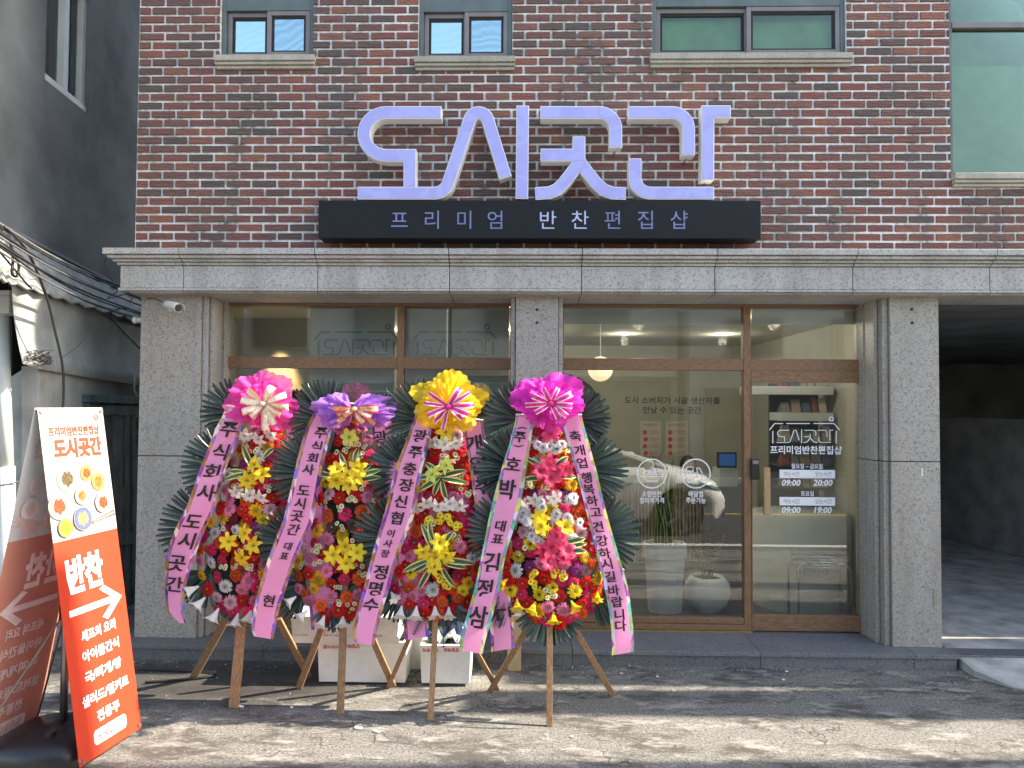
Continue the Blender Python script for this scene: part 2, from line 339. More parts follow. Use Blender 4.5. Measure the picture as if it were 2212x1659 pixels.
M['tis_pink'] = tissue('tissue_pink', (.88, .10, .50)); M['tis_magenta'] = tissue('tissue_magenta', (.82, .07, .62)); M['tis_purple'] = tissue('tissue_purple', (.50, .24, .72)); M['tis_yellow'] = tissue('tissue_yellow', (.92, .68, .05))
M['rib_pink'] = mat('ribbon_pink', (.84, .30, .53), .38, .03, 6, .08, 14, spec=.6, trans=.15)
M['bow_edge'] = mat('bow_edge', (.86, .62, .70), .4); M['bow_hot'] = mat('bow_hot', (.74, .02, .24), .4, .25, 60)
M['bow_cream'] = mat('bow_cream', (.84, .72, .50), .4, .22, 70); M['bow_coral'] = mat('bow_coral', (.84, .30, .30), .4, .1); M['bow_gold'] = mat('bow_gold', (.78, .42, .22), .4, .4, 60); M['bow_wine'] = mat('bow_wine', (.62, .03, .12), .4, .2, 30)
def holo(name, cols):
    m, t, b, out = nodes(name); v = coord(t, (1, 1, .45)); vo = N(t, 'TexVoronoi'); vo.inputs['Scale'].default_value = 34; t.links.new(v, vo.inputs['Vector'])
    sp = N(t, 'SeparateColor'); t.links.new(vo.outputs['Color'], sp.inputs[0])
    n = noise(t, v, 9, 3, .6); a = N(t, 'Math', operation='ADD'); t.links.new(n, a.inputs[0]); s2 = N(t, 'Math', operation='MULTIPLY'); s2.inputs[1].default_value = .5; t.links.new(sp.outputs[0], s2.inputs[0]); t.links.new(s2.outputs[0], a.inputs[1])
    k = len(cols); c = ramp(t, a.outputs[0], [(.42 + .60 * i / (k - 1), cols[i]) for i in range(k)])
    t.links.new(c, b.inputs['Base Color']); b.inputs['Roughness'].default_value = .25; b.inputs['Metallic'].default_value = 0; b.inputs['Coat Weight'].default_value = .3; return m
M['holo_purple'] = holo('holo_purple', [(.05, .015, .12), (.36, .17, .01), (.22, .02, .34), (.55, .30, .03), (.14, .06, .58), (.85, .60, .50)])
M['holo_green'] = holo('holo_green', [(.03, .28, .22), (.45, .40, .04), (.38, .05, .40), (.05, .42, .32), (.70, .60, .12), (.65, .55, .85)])
def glass(name, tint=(.93, .96, .94), base=.06, k=1.0, rough=0.0):
    m, t, b, out = nodes(name); t.nodes.remove(b)
    g = N(t, 'BsdfGlossy'); g.inputs['Roughness'].default_value = rough; tp = N(t, 'BsdfTransparent'); tp.inputs[0].default_value = (*tint, 1)
    fr = N(t, 'Fresnel'); fr.inputs['IOR'].default_value = 1.5; mm = N(t, 'Math', operation='MULTIPLY_ADD', use_clamp=True); mm.inputs[1].default_value = k; mm.inputs[2].default_value = base
    t.links.new(fr.outputs[0], mm.inputs[0]); mx = N(t, 'MixShader'); t.links.new(mm.outputs[0], mx.inputs[0]); t.links.new(tp.outputs[0], mx.inputs[1]); t.links.new(g.outputs[0], mx.inputs[2]); t.links.new(mx.outputs[0], out.inputs[0]); return m
M['glass'] = glass('shop_glass', base=.075); M['glass_sky'] = glass('window_glass', (.30, .52, .52), .42, 1.5); M['glass_bright'] = glass('bright_window_glass', (.30, .55, .58), .62, 1.3)
for k_ in ('glass_sky', 'glass_bright'):
    t = M[k_].node_tree; g_ = [n for n in t.nodes if n.type in ('BSDF_GLOSSY', 'BSDF_ANISOTROPIC')][0]; g_.inputs[0].default_value = (.72, .95, 1, 1); wv_ = N(t, 'TexWave', wave_type='RINGS', rings_direction='SPHERICAL'); wv_.inputs['Scale'].default_value = 5; wv_.inputs['Distortion'].default_value = 7; wv_.inputs['Detail Scale'].default_value = 1.2
    t.links.new(coord(t), wv_.inputs['Vector']); bp_ = N(t, 'Bump'); bp_.inputs['Strength'].default_value = .05 if k_ == 'glass_sky' else .015; bp_.inputs['Distance'].default_value = .02; t.links.new(wv_.outputs['Fac'], bp_.inputs['Height']); t.links.new(bp_.outputs[0], g_.inputs['Normal'])
M['glass_green'] = glass('tinted_glass', (.80, .92, .80), .03, .7)
def emit(name, c, s):
    m, t, b, out = nodes(name); b.inputs['Base Color'].default_value = (*c, 1); b.inputs['Emission Color'].default_value = (*c, 1); b.inputs['Emission Strength'].default_value = s; return m
M['globe'] = emit('globe_lamp', (1, .85, .60), .28); M['downlight'] = emit('downlight', (1, .93, .8), 1.5); M['screen'] = emit('screen_blue', (.01, .07, .24), .18)

def cam_dist(Y): return Y - CAM.y
# ------------------------------------------------------------------ setting
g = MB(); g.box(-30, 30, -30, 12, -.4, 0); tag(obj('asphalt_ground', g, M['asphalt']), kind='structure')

# ------------------------------------------------------------------ brick building
B = empty('brick_building', (0, .3, 0), 'red brick building with granite ground floor and glazed shop front', 'building')
XL = UX(296, 0, 260); XR = 4.7; ZC = 3.09; ZT = 9.6; ZBR = 5.75
def winrect(x0, x1, y1, y0=-400, Y=0): return (UX(x0, Y, 60), UX(x1, Y, 60), UZ(y1, Y, (x0 + x1) / 2), 9)
WINS = [(*winrect(475, 677, 124)[:3],), (*winrect(904, 1107, 127)[:3],), (*winrect(1409, 1829, 120)[:3],), (*winrect(2051, 2400, 377)[:3],)]
WTOP = [5.32, 5.32, 5.32, 5.9]
# mortar sheet with openings: strips per column
mo = MB(); xs = [XL]; 
for (a, b_, z0), zt in zip(WINS, WTOP):
    b2 = min(b_, XR)
    mo.box(xs[-1], a, .008, .12, ZC, ZT); mo.box(a, b2, .008, .12, ZC, z0); mo.box(a, b2, .008, .12, zt, ZT); xs.append(b2)
if xs[-1] < XR: mo.box(xs[-1], XR, .008, .12, ZC, ZT)
mo.box(XL, XL + .12, .12, 3.5, ZC, ZT); mo.box(XR - .12, XR, .12, 3.5, ZC, ZT); mo.box(XL, XR, .10, 4.4, ZT, ZT + .1)
obj('mortar_wall', mo, M['mortar'], B)
# bricks
def brickmesh(k):
    rr = random.Random(k); mb = MB(); e = .003
    nx = 4; vs = []; fs = []
    for i in range(nx + 1):
        x = -.5 + i / nx
        for j in range(3):
            z = -.5 + j / 2; d = rr.uniform(0, .004) if (0 < i < nx and j == 1) else .002
            vs.append((x * (1 if 0 < i < nx else .985), -d, z * (1 if j == 1 else .93 + rr.uniform(-.03, .03))))
    for i in range(nx):
        for j in range(2): a = i * 3 + j; fs.append((a, a + 3, a + 4, a + 1))
    n = len(vs); vs += [(-.5, .02, -.5), (.5, .02, -.5), (.5, .02, .5), (-.5, .02, .5)]
    fs += [(n, n + 1) + tuple(i * 3 for i in range(nx, -1, -1)), (n + 2, n + 3) + tuple(i * 3 + 2 for i in range(nx + 1)), (n + 3, n, 0, 1, 2), (n + 1, n + 2, nx * 3 + 2, nx * 3 + 1, nx * 3)]
    return mb.add(vs, fs)
BM = [brickmesh(k) for k in range(8)]; BME = [mesh('brick', b_, M['brick']) for b_ in BM]
ch = 19.33 / 285.0; pw = .2; pieces = []
nc = int((ZBR - ZC) / ch)
for c in range(nc):
    z = ZC + .028 + c * ch + ch / 2 - .02
    off = (.5 if c % 2 else 0) * pw + random.uniform(-.006, .006)
    x = XL - off
    while x < XR:
        a, b_ = max(x, XL) + .0085, min(x + pw, XR) - .0085; x += pw
        segs = [(a, b_)]
        for (wa, wb, wz), wt in zip(WINS, WTOP):
            if z + ch * .4 > wz - .005 and z - ch * .4 < wt:
                ns = []
                for (s0, s1) in segs:
                    if s1 <= wa or s0 >= wb: ns.append((s0, s1)); continue
                    if s0 < wa - .006: ns.append((s0, wa - .002))
                    if s1 > wb + .006: ns.append((wb + .002, s1))
                segs = ns
        for s0, s1 in segs:
            if s1 - s0 > .012: pieces.append(((s0 + s1) / 2, z, s1 - s0))
pieces.sort(key=lambda p: (p[0] - .1) ** 2 + (p[1] - 3.9) ** 2 * 1.5)
st = MB()
for i, (x, z, w) in enumerate(pieces):
    yj = random.uniform(-.003, .003); k = random.randrange(8)
    MX = Matrix.Translation((x, yj, z)) @ Matrix.Rotation(random.uniform(-.004, .004), 4, 'Y') @ Matrix.Diagonal((w, 1, ch - .0168, 1))
    if i < 300: link('brick', BME[k], B, MX)
    else:
        n0 = len(st.f); st.merge(BM[k], MX); tt = random.random(); st.t[n0:] = [tt] * (len(st.f) - n0)
tag(obj('brick_field', st, M['brick'], B, tint=True), kind='stuff')

c = MB(); c.box(XL, XR, -.002, .006, ZBR + .03, ZT); obj('upper_brick_field', c, M['brick'], B)
# cornice stones
LAY = [(3.032, 3.078, -.150), (3.006, 3.029, -.128), (2.984, 3.004, -.100), (2.962, 2.982, -.078), (2.790, 2.960, -.060), (2.768, 2.788, -.070)]
JX = [-3.13] + [UX(p, -.06, 600) for p in (396, 686, 971, 1256, 1544, 1842, 2138)] + [4.75]
for i in range(len(JX) - 1):
    c = MB(); x0, x1 = JX[i] + .0025, JX[i + 1] - .0025
    for z0, z1, yf in LAY:
        a = XL - .01 + yf if i == 0 else x0
        c.box(a, x1, yf, .30 if i else 1.4, z0, z1)
    a = XL + .0 if i == 0 else x0
    c.add([(a, -.055, 2.766), (x1, -.055, 2.766), (x1, .33, 2.766), (a, .33, 2.766), (a, -.04, 2.755), (x1, -.04, 2.755), (x1, .33, 2.735), (a, .33, 2.735)],
          [(0, 1, 2, 3), (7, 6, 5, 4), (4, 5, 1, 0), (5, 6, 2, 1), (6, 7, 3, 2), (7, 4, 0, 3)])
    obj('cornice_stone', c, M['granite_pale'], B, bevel=.004)
c = MB(); c.box(XL - .02, XR, .0, .30, ZC - .075, ZC - .012); c.box(XL - .05, XR, .01, .30, 2.80, 3.01); obj('beam_core', c, M['concrete_dark'], B)
# granite pillars, two stones high, with chamfered strips
ZS = .115
zj = UZ(991, .06, 1137)
def pillar(xa, xb, strips):
    for k, (z0, z1) in enumerate(((ZS, zj - .003), (zj + .003, 2.752))):
        c = MB(); c.box(xa, xb, .06, .50, z0, z1); obj('pillar_stone', c, M['granite'], B, bevel=.004)
    for (a, b_, y0, y1) in strips:
        for (z0, z1) in ((ZS, zj - .003), (zj + .003, 2.748)):
            c = MB(); c.box(a, b_, y0, y1, z0, z1); obj('reveal_stone', c, M['granite'], B, bevel=.003)
p0 = UX(313, .06, 650) - .03; p1 = UX(430, .06); pillar(p0, p1, [(p1 + .004, p1 + .045, .085, .46), (p1 + .050, p1 + .075, .11, .28), (p1 + .085, UX(468, .37), .30, .46)])
pc0, pc1 = UX(1113, .06), UX(1205, .06); pillar(pc0, pc1, [(pc0 - .036, pc0 - .004, .085, .46), (pc1 + .004, pc1 + .036, .085, .46)])
pr0, pr1 = UX(1925, .06, 1000), UX(2031, .06, 1000); pillar(pr0, pr1, [(pr0 - .045, pr0 - .004, .085, .46), (pr0 - .08, pr0 - .05, .15, .30), (UX(1873, .37), pr0 - .09, .30, .46)])
c = MB()
for px, py in ((1160, 669), (1160, 697)): p = U(px, py, .055); c.tube([p, p + Vector((0, .02, 0))], .011, 8)
for px, py in ((1970, 668), (1971, 697)): p = U(px, py, .055); c.tube([p, p + Vector((0, .02, 0))], .011, 8)
obj('bolt_hole', c, M['dark_gap'], B)
p = U(1992, 1020, .057); c = MB(); c.box(p.x - .004, p.x + .004, .056, .06, p.z - .03, p.z + .03); obj('chalk_mark', c, M['white_print'], B)
p = U(2020, 1290, .057); c = MB(); c.box(p.x - .012, p.x + .012, .0555, .06, p.z - .06, p.z + .06); obj('glue_mark', c, M['ribbed_beige'], B)
# step platform: slabs over dark risers
XS0, XS1 = -3.10, 3.17
sj = [XS0, -1.95, -.85, .35, UX(1640, -.05, 1390), 2.85, XS1]
for i in range(len(sj) - 1):
    c = MB(); c.box(sj[i] + .002, sj[i + 1] - .002, -.095, .40, ZS - .032, ZS); obj('step_slab', c, M['granite_dark'], B, bevel=.003)
    c = MB(); c.box(sj[i] + .002, sj[i + 1] - .002 - (.012 if i == 5 else 0), -.075, .40, -.05, ZS - .034); obj('riser_stone', c, M['granite_dark'], B, bevel=.002)

M['film_green'] = mat('frosted_film', (.25, .34, .22), .6, .32, 2.2)
# upper windows
def upper_window(i, sash=True):
    (xa, xb, z0), zt = WINS[i], WTOP[i]
    f = MB(); y0, y1 = .03, .10; w = .035
    f.box(xa + .003, xa + w, y0, y1, z0 + .002, zt - .003); f.box(xb - w, xb - .003, y0, y1, z0 + .002, zt - .003); f.box(xa + w, xb - w, y0, y1, z0 + .002, z0 + w - .01); f.box(xa + w, xb - w, y0, y1, zt - w, zt - .003)
    zc = z0 + (.385 if i < 2 else .40) 
    if sash: f.box(xa + w, xb - w, y0, y1, zc, zc + .17)
    win = obj('window', f, M['window_teal'], B, bevel=.003)
    if sash:
        s = MB(); ya, yb = .045, .085; xm = (xa + xb) / 2 - .005; a, b_ = xa + w + .002, xb - w - .002; t = .034; zb = z0 + w - .007
        for (c0, c1, yy) in ((a, xm + .02, .012), (xm - .005, b_, -.012)):
            s.box(c0, c0 + t, ya + yy, yb + yy, zb, zc - .002); s.box(c1 - t, c1, ya + yy, yb + yy, zb, zc - .002)
            s.box(c0 + t, c1 - t, ya + yy, yb + yy, zb, zb + t); s.box(c0 + t, c1 - t, ya + yy, yb + yy, zc - .002 - t, zc - .002)
        obj('frame', s, M['window_metal'], win, bevel=.003)
        gk = MB()
        for (c0, c1, yg_) in ((a + t, xm + .02 - t, .074), (xm - .005 + t, b_ - t, .050)):
            for bx_ in ((c0, c0 + .018, zb + t, zc - .002 - t), (c1 - .018, c1, zb + t, zc - .002 - t), (c0 + .018, c1 - .018, zb + t, zb + t + .015), (c0 + .018, c1 - .018, zc - .022 - t, zc - .002 - t)): gk.box(bx_[0], bx_[1], yg_ - .004, yg_ + .012, bx_[2], bx_[3])
        obj('gasket', gk, M['dark_gap'], win)
        for (p0_, p1_, yy_, za_, zb2, mt_) in ((a + t, xm - .01, .078, zb + t, zc - t, 'glass_bright'), (xm + .025, b_ - t, .052, zb + t, zc - t, 'glass_sky'), (a, b_, .07, zc + .17, zt - w, 'glass_sky')):
            g_ = MB(); g_.box(p0_, p1_, yy_, yy_ + .004, za_, zb2); obj('pane', g_, M[mt_] if i < 2 else M['glass_green'], win)
        d = MB(); d.box(xa, xb, .12, .125, z0, zt); obj('curtain', d, M['blind_cool'] if i < 2 else M['film_green'], win)
    else:
        zm = UZ(62, .04, 2130); f2 = MB(); f2.box(xa + w, xb - w, .025, .10, zm, zm + .045); obj('frame', f2, M['window_metal'], win, bevel=.003)
        g_ = MB(); g_.box(xa + w, xb - w, .06, .064, z0 + w - .01, zm); g_.box(xa + w, xb - w, .06, .064, zm + .045, zt - w); obj('pane', g_, M['glass_green'], win)
        d = MB(); d.box(xa, xb, .12, .125, z0, UZ(143, .12, 2130)); d.box(xa, xb, .60, .61, z0, zt); obj('curtain', d, M['film_green'], win)
    sb = MB(); o = .025 if i < 3 else 0; zz = z0 - .002
    sb.box(xa - o, xb + o, -.055, .10, zz - .045, zz); sb.box(xa - o + .004, xb + o - .004, -.040, .10, zz - .070, zz - .047); sb.box(xa - o + .008, xb + o - .008, -.022, .10, zz - .095, zz - .072)
    obj('sill', sb, M['sill'], win, bevel=.004)
for i in range(4): upper_window(i, i < 3)
c = MB(); c.box(XL + .12, XR - .12, .9, .92, ZC, ZT); obj('room_partition', c, M['dark_gap'], B)

# ------------------------------------------------------------------ shop front (parts of the building)
YF = .375
def PB(mb, x0, x1, y0, y1, Ya, Yb, mi=0):     # a box whose front face covers the pixel rectangle
    a = U(x0, y1, Ya); b_ = U(x1, y0, Ya); mb.box(a.x, b_.x, Ya, Yb, a.z, b_.z, mi); return mb
zsb = ZS
def zz(y): return UZ(y, YF, 1137)
Z = {'top': 2.745, 'headb': zz(662), 'railt': zz(773), 'railb': zz(798), 'sillt': zz(1330), 'silb': ZS + .002}
def xx(p): return UX(p, YF, 1000)
def member(x0, x1, z0, z1, y0=YF, y1=YF + .07, name='window_frame', m='wood_frame'):
    c = MB(); c.box(x0, x1, y0, y1, z0, z1); return obj(name, c, M[m], B, bevel=.003)
xa, xm0, xm1, xb = xx(465), xx(855), xx(870), xx(1106)
member(xa, xa + .045, ZS + .002, Z['top'], m='wood_frame_v'); member(xm0, xm1, ZS + .10, Z['headb'], YF - .004, m='wood_frame_v'); member(xb - .02, xb + .02, ZS + .002, Z['top'], m='wood_frame_v')
member(xa + .045, xb - .02, Z['headb'], Z['top']); member(xa + .045, xm0, Z['railb'], Z['railt']); member(xm1, xb - .02, Z['railb'], Z['railt'])
member(xa + .045, xb - .02, ZS + .058, ZS + .10); member(xa + .045, xb - .02, ZS + .002, ZS + .055, YF - .012)
ya_, yc0, yc1, yd = xx(1215), xx(1607), xx(1622), xx(1868)
member(ya_ - .02, ya_ + .008, ZS + .002, Z['top'], m='wood_frame_v'); member(yc0, yc1, ZS + .012, Z['headb'], YF - .004, m='wood_frame_v'); member(yd, yd + .04, ZS + .002, Z['top'], m='wood_frame_v')
member(ya_ + .008, yd, Z['headb'], Z['top']); member(ya_ + .008, yc0, Z['railb'], Z['railt']); member(yc1, yd, Z['railb'], Z['railt'])
member(ya_ + .008, yc0, ZS + .062, ZS + .108); member(ya_ + .008, yc0, ZS + .014, ZS + .059, YF - .012)
c = MB(); c.box(ya_ - .02, yc1 + .004, YF - .02, YF - .005, ZS + .001, ZS + .012); c.box(xa, xb, YF - .02, YF - .013, ZS + .001, ZS + .010); c.box(yd + .041, yd + .048, YF - .006, YF + .05, ZS, Z['top'] - .004); obj('brass_trim', c, M['gold_trim'], B)
def pane(x0, x1, z0, z1, y=YF + .03):
    c = MB(); c.box(x0, x1, y, y + .006, z0, z1); return obj('glass_pane', c, M['glass'], B)
for (x0, x1) in ((xa + .045, xm0), (xm1, xb - .02), (ya_ + .008, yc0)):
    pane(x0, x1, Z['railt'], Z['headb']); pane(x0, x1, ZS + .10, Z['railb'])
pane(yc1, yd, Z['railt'], Z['headb'])
# door
dz0, dz1 = ZS + .012, UZ(801, YF, 1740) ; gz0, gz1 = UZ(1329, YF, 1740), UZ(826, YF, 1740)
c = MB(); y0 = YF - .002
c.box(yc1 + .004, yd - .006, y0, y0 + .05, gz1, dz1); c.box(yc1 + .004, yd - .006, y0, y0 + .05, dz0, gz0); c.box(yc1 + .004, yc1 + .012, y0, y0 + .05, gz0, gz1); c.box(yd - .03, yd - .006, y0 + .004, y0 + .05, gz0, gz1)
door = obj('door', c, M['wood_frame'], B, bevel=.003)
c = MB(); c.box(yc1 + .012, yd - .03, y0 + .02, y0 + .028, gz0, gz1); obj('glass_pane', c, M['glass'], door)
p = U(1657, 1010, YF - .06); p2 = U(1657, 1112, YF - .06)
c = MB(); c.box(p.x - .028, p.x + .022, YF - .075, YF - .04, p2.z, p.z)
obj('handle', c, M['pine_wood'], door, bevel=.004)
c = MB(); c.tube([(p.x, YF - .04, p.z - .04), (p.x, YF + .01, p.z - .04)], .008); c.tube([(p.x, YF - .04, p2.z + .04), (p.x, YF + .01, p2.z + .04)], .008); obj('handle_post', c, M['steel'], door)
a = U(1622, 1036, YF - .02); b_ = U(1640, 991, YF - .02)
c = MB(); c.box(a.x, b_.x, YF - .035, YF - .004, a.z, b_.z); lk = obj('door_lock', c, M['plastic_black'], B, bevel=.006)
c = MB(); c.box(a.x + .01, b_.x - .01, YF - .038, YF - .0355, b_.z - .04, b_.z - .012); obj('lock_screen', c, M['steel'], lk)

# ---- logo drawing: strokes with mitred corners
def arc(cx, cy, r, a0, a1, n=8, ry=None):
    ry = ry or r; return [(cx + r * math.cos(R(a0 + (a1 - a0) * i / n)), cy + ry * math.sin(R(a0 + (a1 - a0) * i / n))) for i in range(n + 1)]
def stroke(pts, w):
    L, Rr = [], []
    q_ = [pts[0]]
    for p in pts[1:]:
        if abs(p[0] - q_[-1][0]) + abs(p[1] - q_[-1][1]) > 1e-6: q_.append(p)
    pts = q_; n = len(pts)
    for i, (x, y) in enumerate(pts):
        d = []
        if i > 0: a = Vector((x - pts[i - 1][0], y - pts[i - 1][1])).normalized(); d.append(a)
        if i < n - 1: a = Vector((pts[i + 1][0] - x, pts[i + 1][1] - y)).normalized(); d.append(a)
        t_ = (d[0] + d[-1]).normalized(); nn = Vector((-t_.y, t_.x)); k = 1 / max(.35, nn.dot(Vector((-d[0].y, d[0].x))))
        L.append((x + nn.x * w / 2 * k, y + nn.y * w / 2 * k)); Rr.append((x - nn.x * w / 2 * k, y - nn.y * w / 2 * k))
    return L, Rr
def solid(mb, pts, w, tf, y0, y1, mi=0, shrink=0):
    if shrink:
        def sh(p, q): d = Vector((q[0] - p[0], q[1] - p[1])).normalized() * shrink; return (p[0] + d.x, p[1] + d.y)
        pts = [sh(pts[0], pts[1])] + pts[1:-1] + [sh(pts[-1], pts[-2])]
    L, Rr = stroke(pts, w); n = len(L); L = [tf(p) for p in L]; Rr = [tf(p) for p in Rr]
    vs = [(x, y0, z) for x, z in L] + [(x, y0, z) for x, z in Rr] + [(x, y1, z) for x, z in L] + [(x, y1, z) for x, z in Rr]; fs = []
    for i in range(n - 1): fs += [(i, i + 1, n + i + 1, n + i), (2 * n + i, 3 * n + i, 3 * n + i + 1, 2 * n + i + 1), (i, 2 * n + i, 2 * n + i + 1, i + 1), (n + i, n + i + 1, 3 * n + i + 1, 3 * n + i)]
    fs += [(0, n, 3 * n, 2 * n), (n - 1, 3 * n - 1, 4 * n - 1, 2 * n - 1)]
    mb.add(vs, fs, mi)
# letter strokes in the coordinates of one enlarged crop of the sign
S1 = [(648, 728), (290, 728)] + arc(290, 866.5, 145, -90, -270, 14, 138.5)[1:] + [(443, 1005), (443, 1212)]
S2 = [(105, 1250), (600, 1250)] + arc(600, 1160, 95, 90, 20, 7, 90)[1:] + [(822, 800)] + arc(890, 790, 62, -160, -20, 8, 62) + [(1065, 1150)]
S3 = [(1176, 683), (1170, 1287)]
S4 = [(1290, 728), (1675, 728)] + arc(1675, 833, 105, -90, 0, 8) + [(1780, 955)]
S5 = [(1541, 883), (1541, 1003), (1292, 1003)]
S6 = [(1541, 1043), (1530, 1070), (1440, 1185)] + [(1400, 1225), (1350, 1247), (1257, 1253)]
S7 = [(1543, 1040), (1562, 1072), (1650, 1182), (1700, 1228), (1760, 1250), (1845, 1252)]
S8 = [(1862, 728), (2145, 728)] + arc(2145, 835, 107, -90, 0, 8) + [(2252, 1005)]
S9 = [(1905, 1025), (1905, 1150)] + arc(2005, 1150, 100, 180, 90, 8) + [(2417, 1250)]
S10 = [(2525, 722), (2378, 722), (2376, 1165)]
LOGO = [S1, S2, S3, S4, S5, S6, S7, S8, S9, S10]
LET = [[S1, S2], [S3], [S4, S5, S6, S7], [S8, S9, S10]]
YS = -.20
sg = empty('shop_sign', (0, YS, UZ(515, YS)), 'long black box sign with pale Korean lettering above the stone cornice', 'sign')
c = MB(); PB(c, 687, 1644, 433, 514, YS, -.03); obj('sign_box', c, M['black_metal'], sg, bevel=.003)
for i, ch_ in enumerate('프리미엄반찬편집샵'):
    px = [863, 933, 1003, 1069, 1184, 1253, 1323, 1394, 1467][i]; p = U(px, 475, YS); c = MB()
    c.text((ch_, 0), Matrix.Translation((p.x, YS - .003, p.z)) @ Matrix.Rotation(R(90), 4, 'X') @ Matrix.Diagonal((.15, .15, 1, 1)))
    obj('lettering', c, M['sign_text'] if i < 4 or i > 5 else mat('sign_text_pale', (.40, .46, .66), .3, .15, 5), sg)
ls = empty('channel_letters', (0, -.12, UZ(430, -.12)), 'large lavender Korean channel letters with white rims on the brick wall', 'sign')
def tfs(p): q = U(737.3 + p[0] / 3, p[1] / 3, YS); return (q.x, q.z)
for grp in LET:
    bdy = MB(); fc = MB()
    for k, s_ in enumerate(grp):
        e = .0006 * k; solid(bdy, s_, 82, tfs, YS + .004 + e, YS + .105 + e); solid(fc, s_, 71, tfs, YS - .0005 + e, YS + .0035 + e, 0, 5 if s_ is not S6 and s_ is not S7 else 2)
    lo = obj('letter', bdy, M['sign_white'], ls); obj('letter_face', fc, M['sign_lav'], lo)
    st_ = MB()
    for s_ in grp:
        q = tfs(s_[0]); st_.tube([(q[0], YS + .08, q[1]), (q[0], .02, q[1])], .006); q = tfs(s_[-1]); st_.tube([(q[0], YS + .08, q[1]), (q[0], .02, q[1])], .006)
    obj('standoff', st_, M['steel'], lo)

# ---- printed logo for panes: house outline above the same letters
def house_logo(mb, cx, ytop, s, Y, th=.002, w=30, mi=0):
    # s: px per crop unit; origin: centre of letters
    def tf(p): q = U(cx + (p[0] - 1300) * s, ytop + (p[1] - 700) * s, Y); return (q.x, q.z)
    for k, q in enumerate(LOGO): solid(mb, q, w, tf, Y - th - k * .00005, Y, mi)
    H = [[(-60, 1290), (-60, 760)], [(-200, 720), (20, 440), (380, 440)], [(520, 440), (1700 - 180, 440)], [(1680, 440), (2560, 440), (2800, 720)], [(2650, 760), (2650, 1290)]]
    for k, q in enumerate(H): solid(mb, q, w * 1.2, tf, Y - th - .0006 - k * .00005, Y, mi)
    L, Rr = [], []
    ring = [(2440 + 85 * math.cos(a), 250 + 85 * math.sin(a)) for a in [2 * math.pi * i / 20 for i in range(21)]]
    solid(mb, ring, w * 1.3, tf, Y - th - .0008, Y, mi)

# glass lettering on the door
Yd = y0 + .019
def dtext(mb, s, b_, px, py, h, sx=1.0, Y=Yd, mi=0, shear=0):
    p = U(px, py, Y); k = TX[(s, b_)]; hh = h / 1533 * cam_dist(Y); sc = hh / k[3]
    MX = Matrix.Translation((p.x, Y - .0015, p.z)) @ Matrix.Rotation(R(90), 4, 'X') @ Matrix(((sc * sx, shear * sc, 0, 0), (0, sc, 0, 0), (0, 0, 1, 0), (0, 0, 0, 1)))
    mb.text((s, b_), MX, mi)
def wtext(s, b_, w, h): return (w / h) / (TX[(s, b_)][2] / TX[(s, b_)][3])
c = MB(); house_logo(c, 1738, 928, .0505, Yd); dtext(c, '프리미엄반찬편집샵', .02, 1741, 972, 18, wtext('프리미엄반찬편집샵', .02, 152, 18)); obj('door_logo', c, M['white_print'], door)
c = MB(); dtext(c, '월요일 ~ 금요일', .012, 1743, 1007, 11, wtext('월요일 ~ 금요일', .012, 66, 11)); dtext(c, '토요일', .012, 1744, 1066, 11, wtext('토요일', .012, 27, 11))
for (y_, t2) in ((1024, '20:00'), (1083, '19:00')):
    PB(c, 1684, 1804, y_ - 8.5, y_ + 8.5, Yd - .002, Yd)
    dtext(c, '09:00', .03, 1709, y_ + 19, 14, 1, shear=.2); dtext(c, t2, .03, 1778, y_ + 19, 14, 1, shear=.2)
obj('opening_hours', c, M['white_print'], door)
c = MB()
for y_ in (1024, 1083): dtext(c, '여는시간', 0, 1710, y_, 10, wtext('여는시간', 0, 34, 10), Yd - .0012); dtext(c, '닫는시간', 0, 1779, y_, 10, wtext('닫는시간', 0, 34, 10), Yd - .0012)
obj('hours_text', c, M['grey_print'], door)
# round stickers
Yg = YF + .029
for (cx, kind) in ((1408, 0), (1503, 1)):
    c = MB(); tfq = lambda p: (U(cx + p[0], 1023 + p[1], Yg).x, U(cx + p[0], 1023 + p[1], Yg).z)
    solid(c, [(31 * math.cos(a), 31 * math.sin(a)) for a in [2 * math.pi * i / 40 for i in range(41)]], 2.6, tfq, Yg - .002, Yg)
    if kind == 0:
        for k, q in enumerate(([(-26, 6), (26, 6)], [(-18, 8), (-10, 16), (10, 16), (18, 8)], [(-19, 3), (-16, -5), (-8, -7), (-4, 2)], [(-6, -8), (0, -14), (5, -8), (8, 2)], [(7, -4), (14, -7), (18, 3)], [(-10, 3), (-4, -6), (2, 3), (7, -5), (12, 3)])): solid(c, q, 1.5, tfq, Yg - .0022 - .0001 * k, Yg)
    else:
        for k, q in enumerate(([(-20, -14), (-6, -14), (-6, -5), (-20, -5), (-20, -14)], [(-18, -2), (-22, 8), (-14, 12), (2, 8), (4, 0), (2, -12), (8, -12), (16, 4), (24, 8)], [(-13 + 5 * math.cos(a), 14 + 5 * math.sin(a)) for a in [math.pi * i / 8 for i in range(17)]], [(17 + 5 * math.cos(a), 12 + 5 * math.sin(a)) for a in [math.pi * i / 8 for i in range(17)]])): solid(c, q, 1.7, tfq, Yg - .0022 - .0001 * k, Yg)
    ta, tb = (('소량반찬', '합리적가격') if kind == 0 else ('배달앱', '주문가능'))
    dtext(c, ta, .015, cx, 1067, 13, wtext(ta, .015, 42 if kind == 0 else 31, 13), Yg); dtext(c, tb, .015, cx, 1081, 13, wtext(tb, .015, 52 if kind == 0 else 42, 13), Yg)
    obj('window_sticker', c, M['white_print'], B)

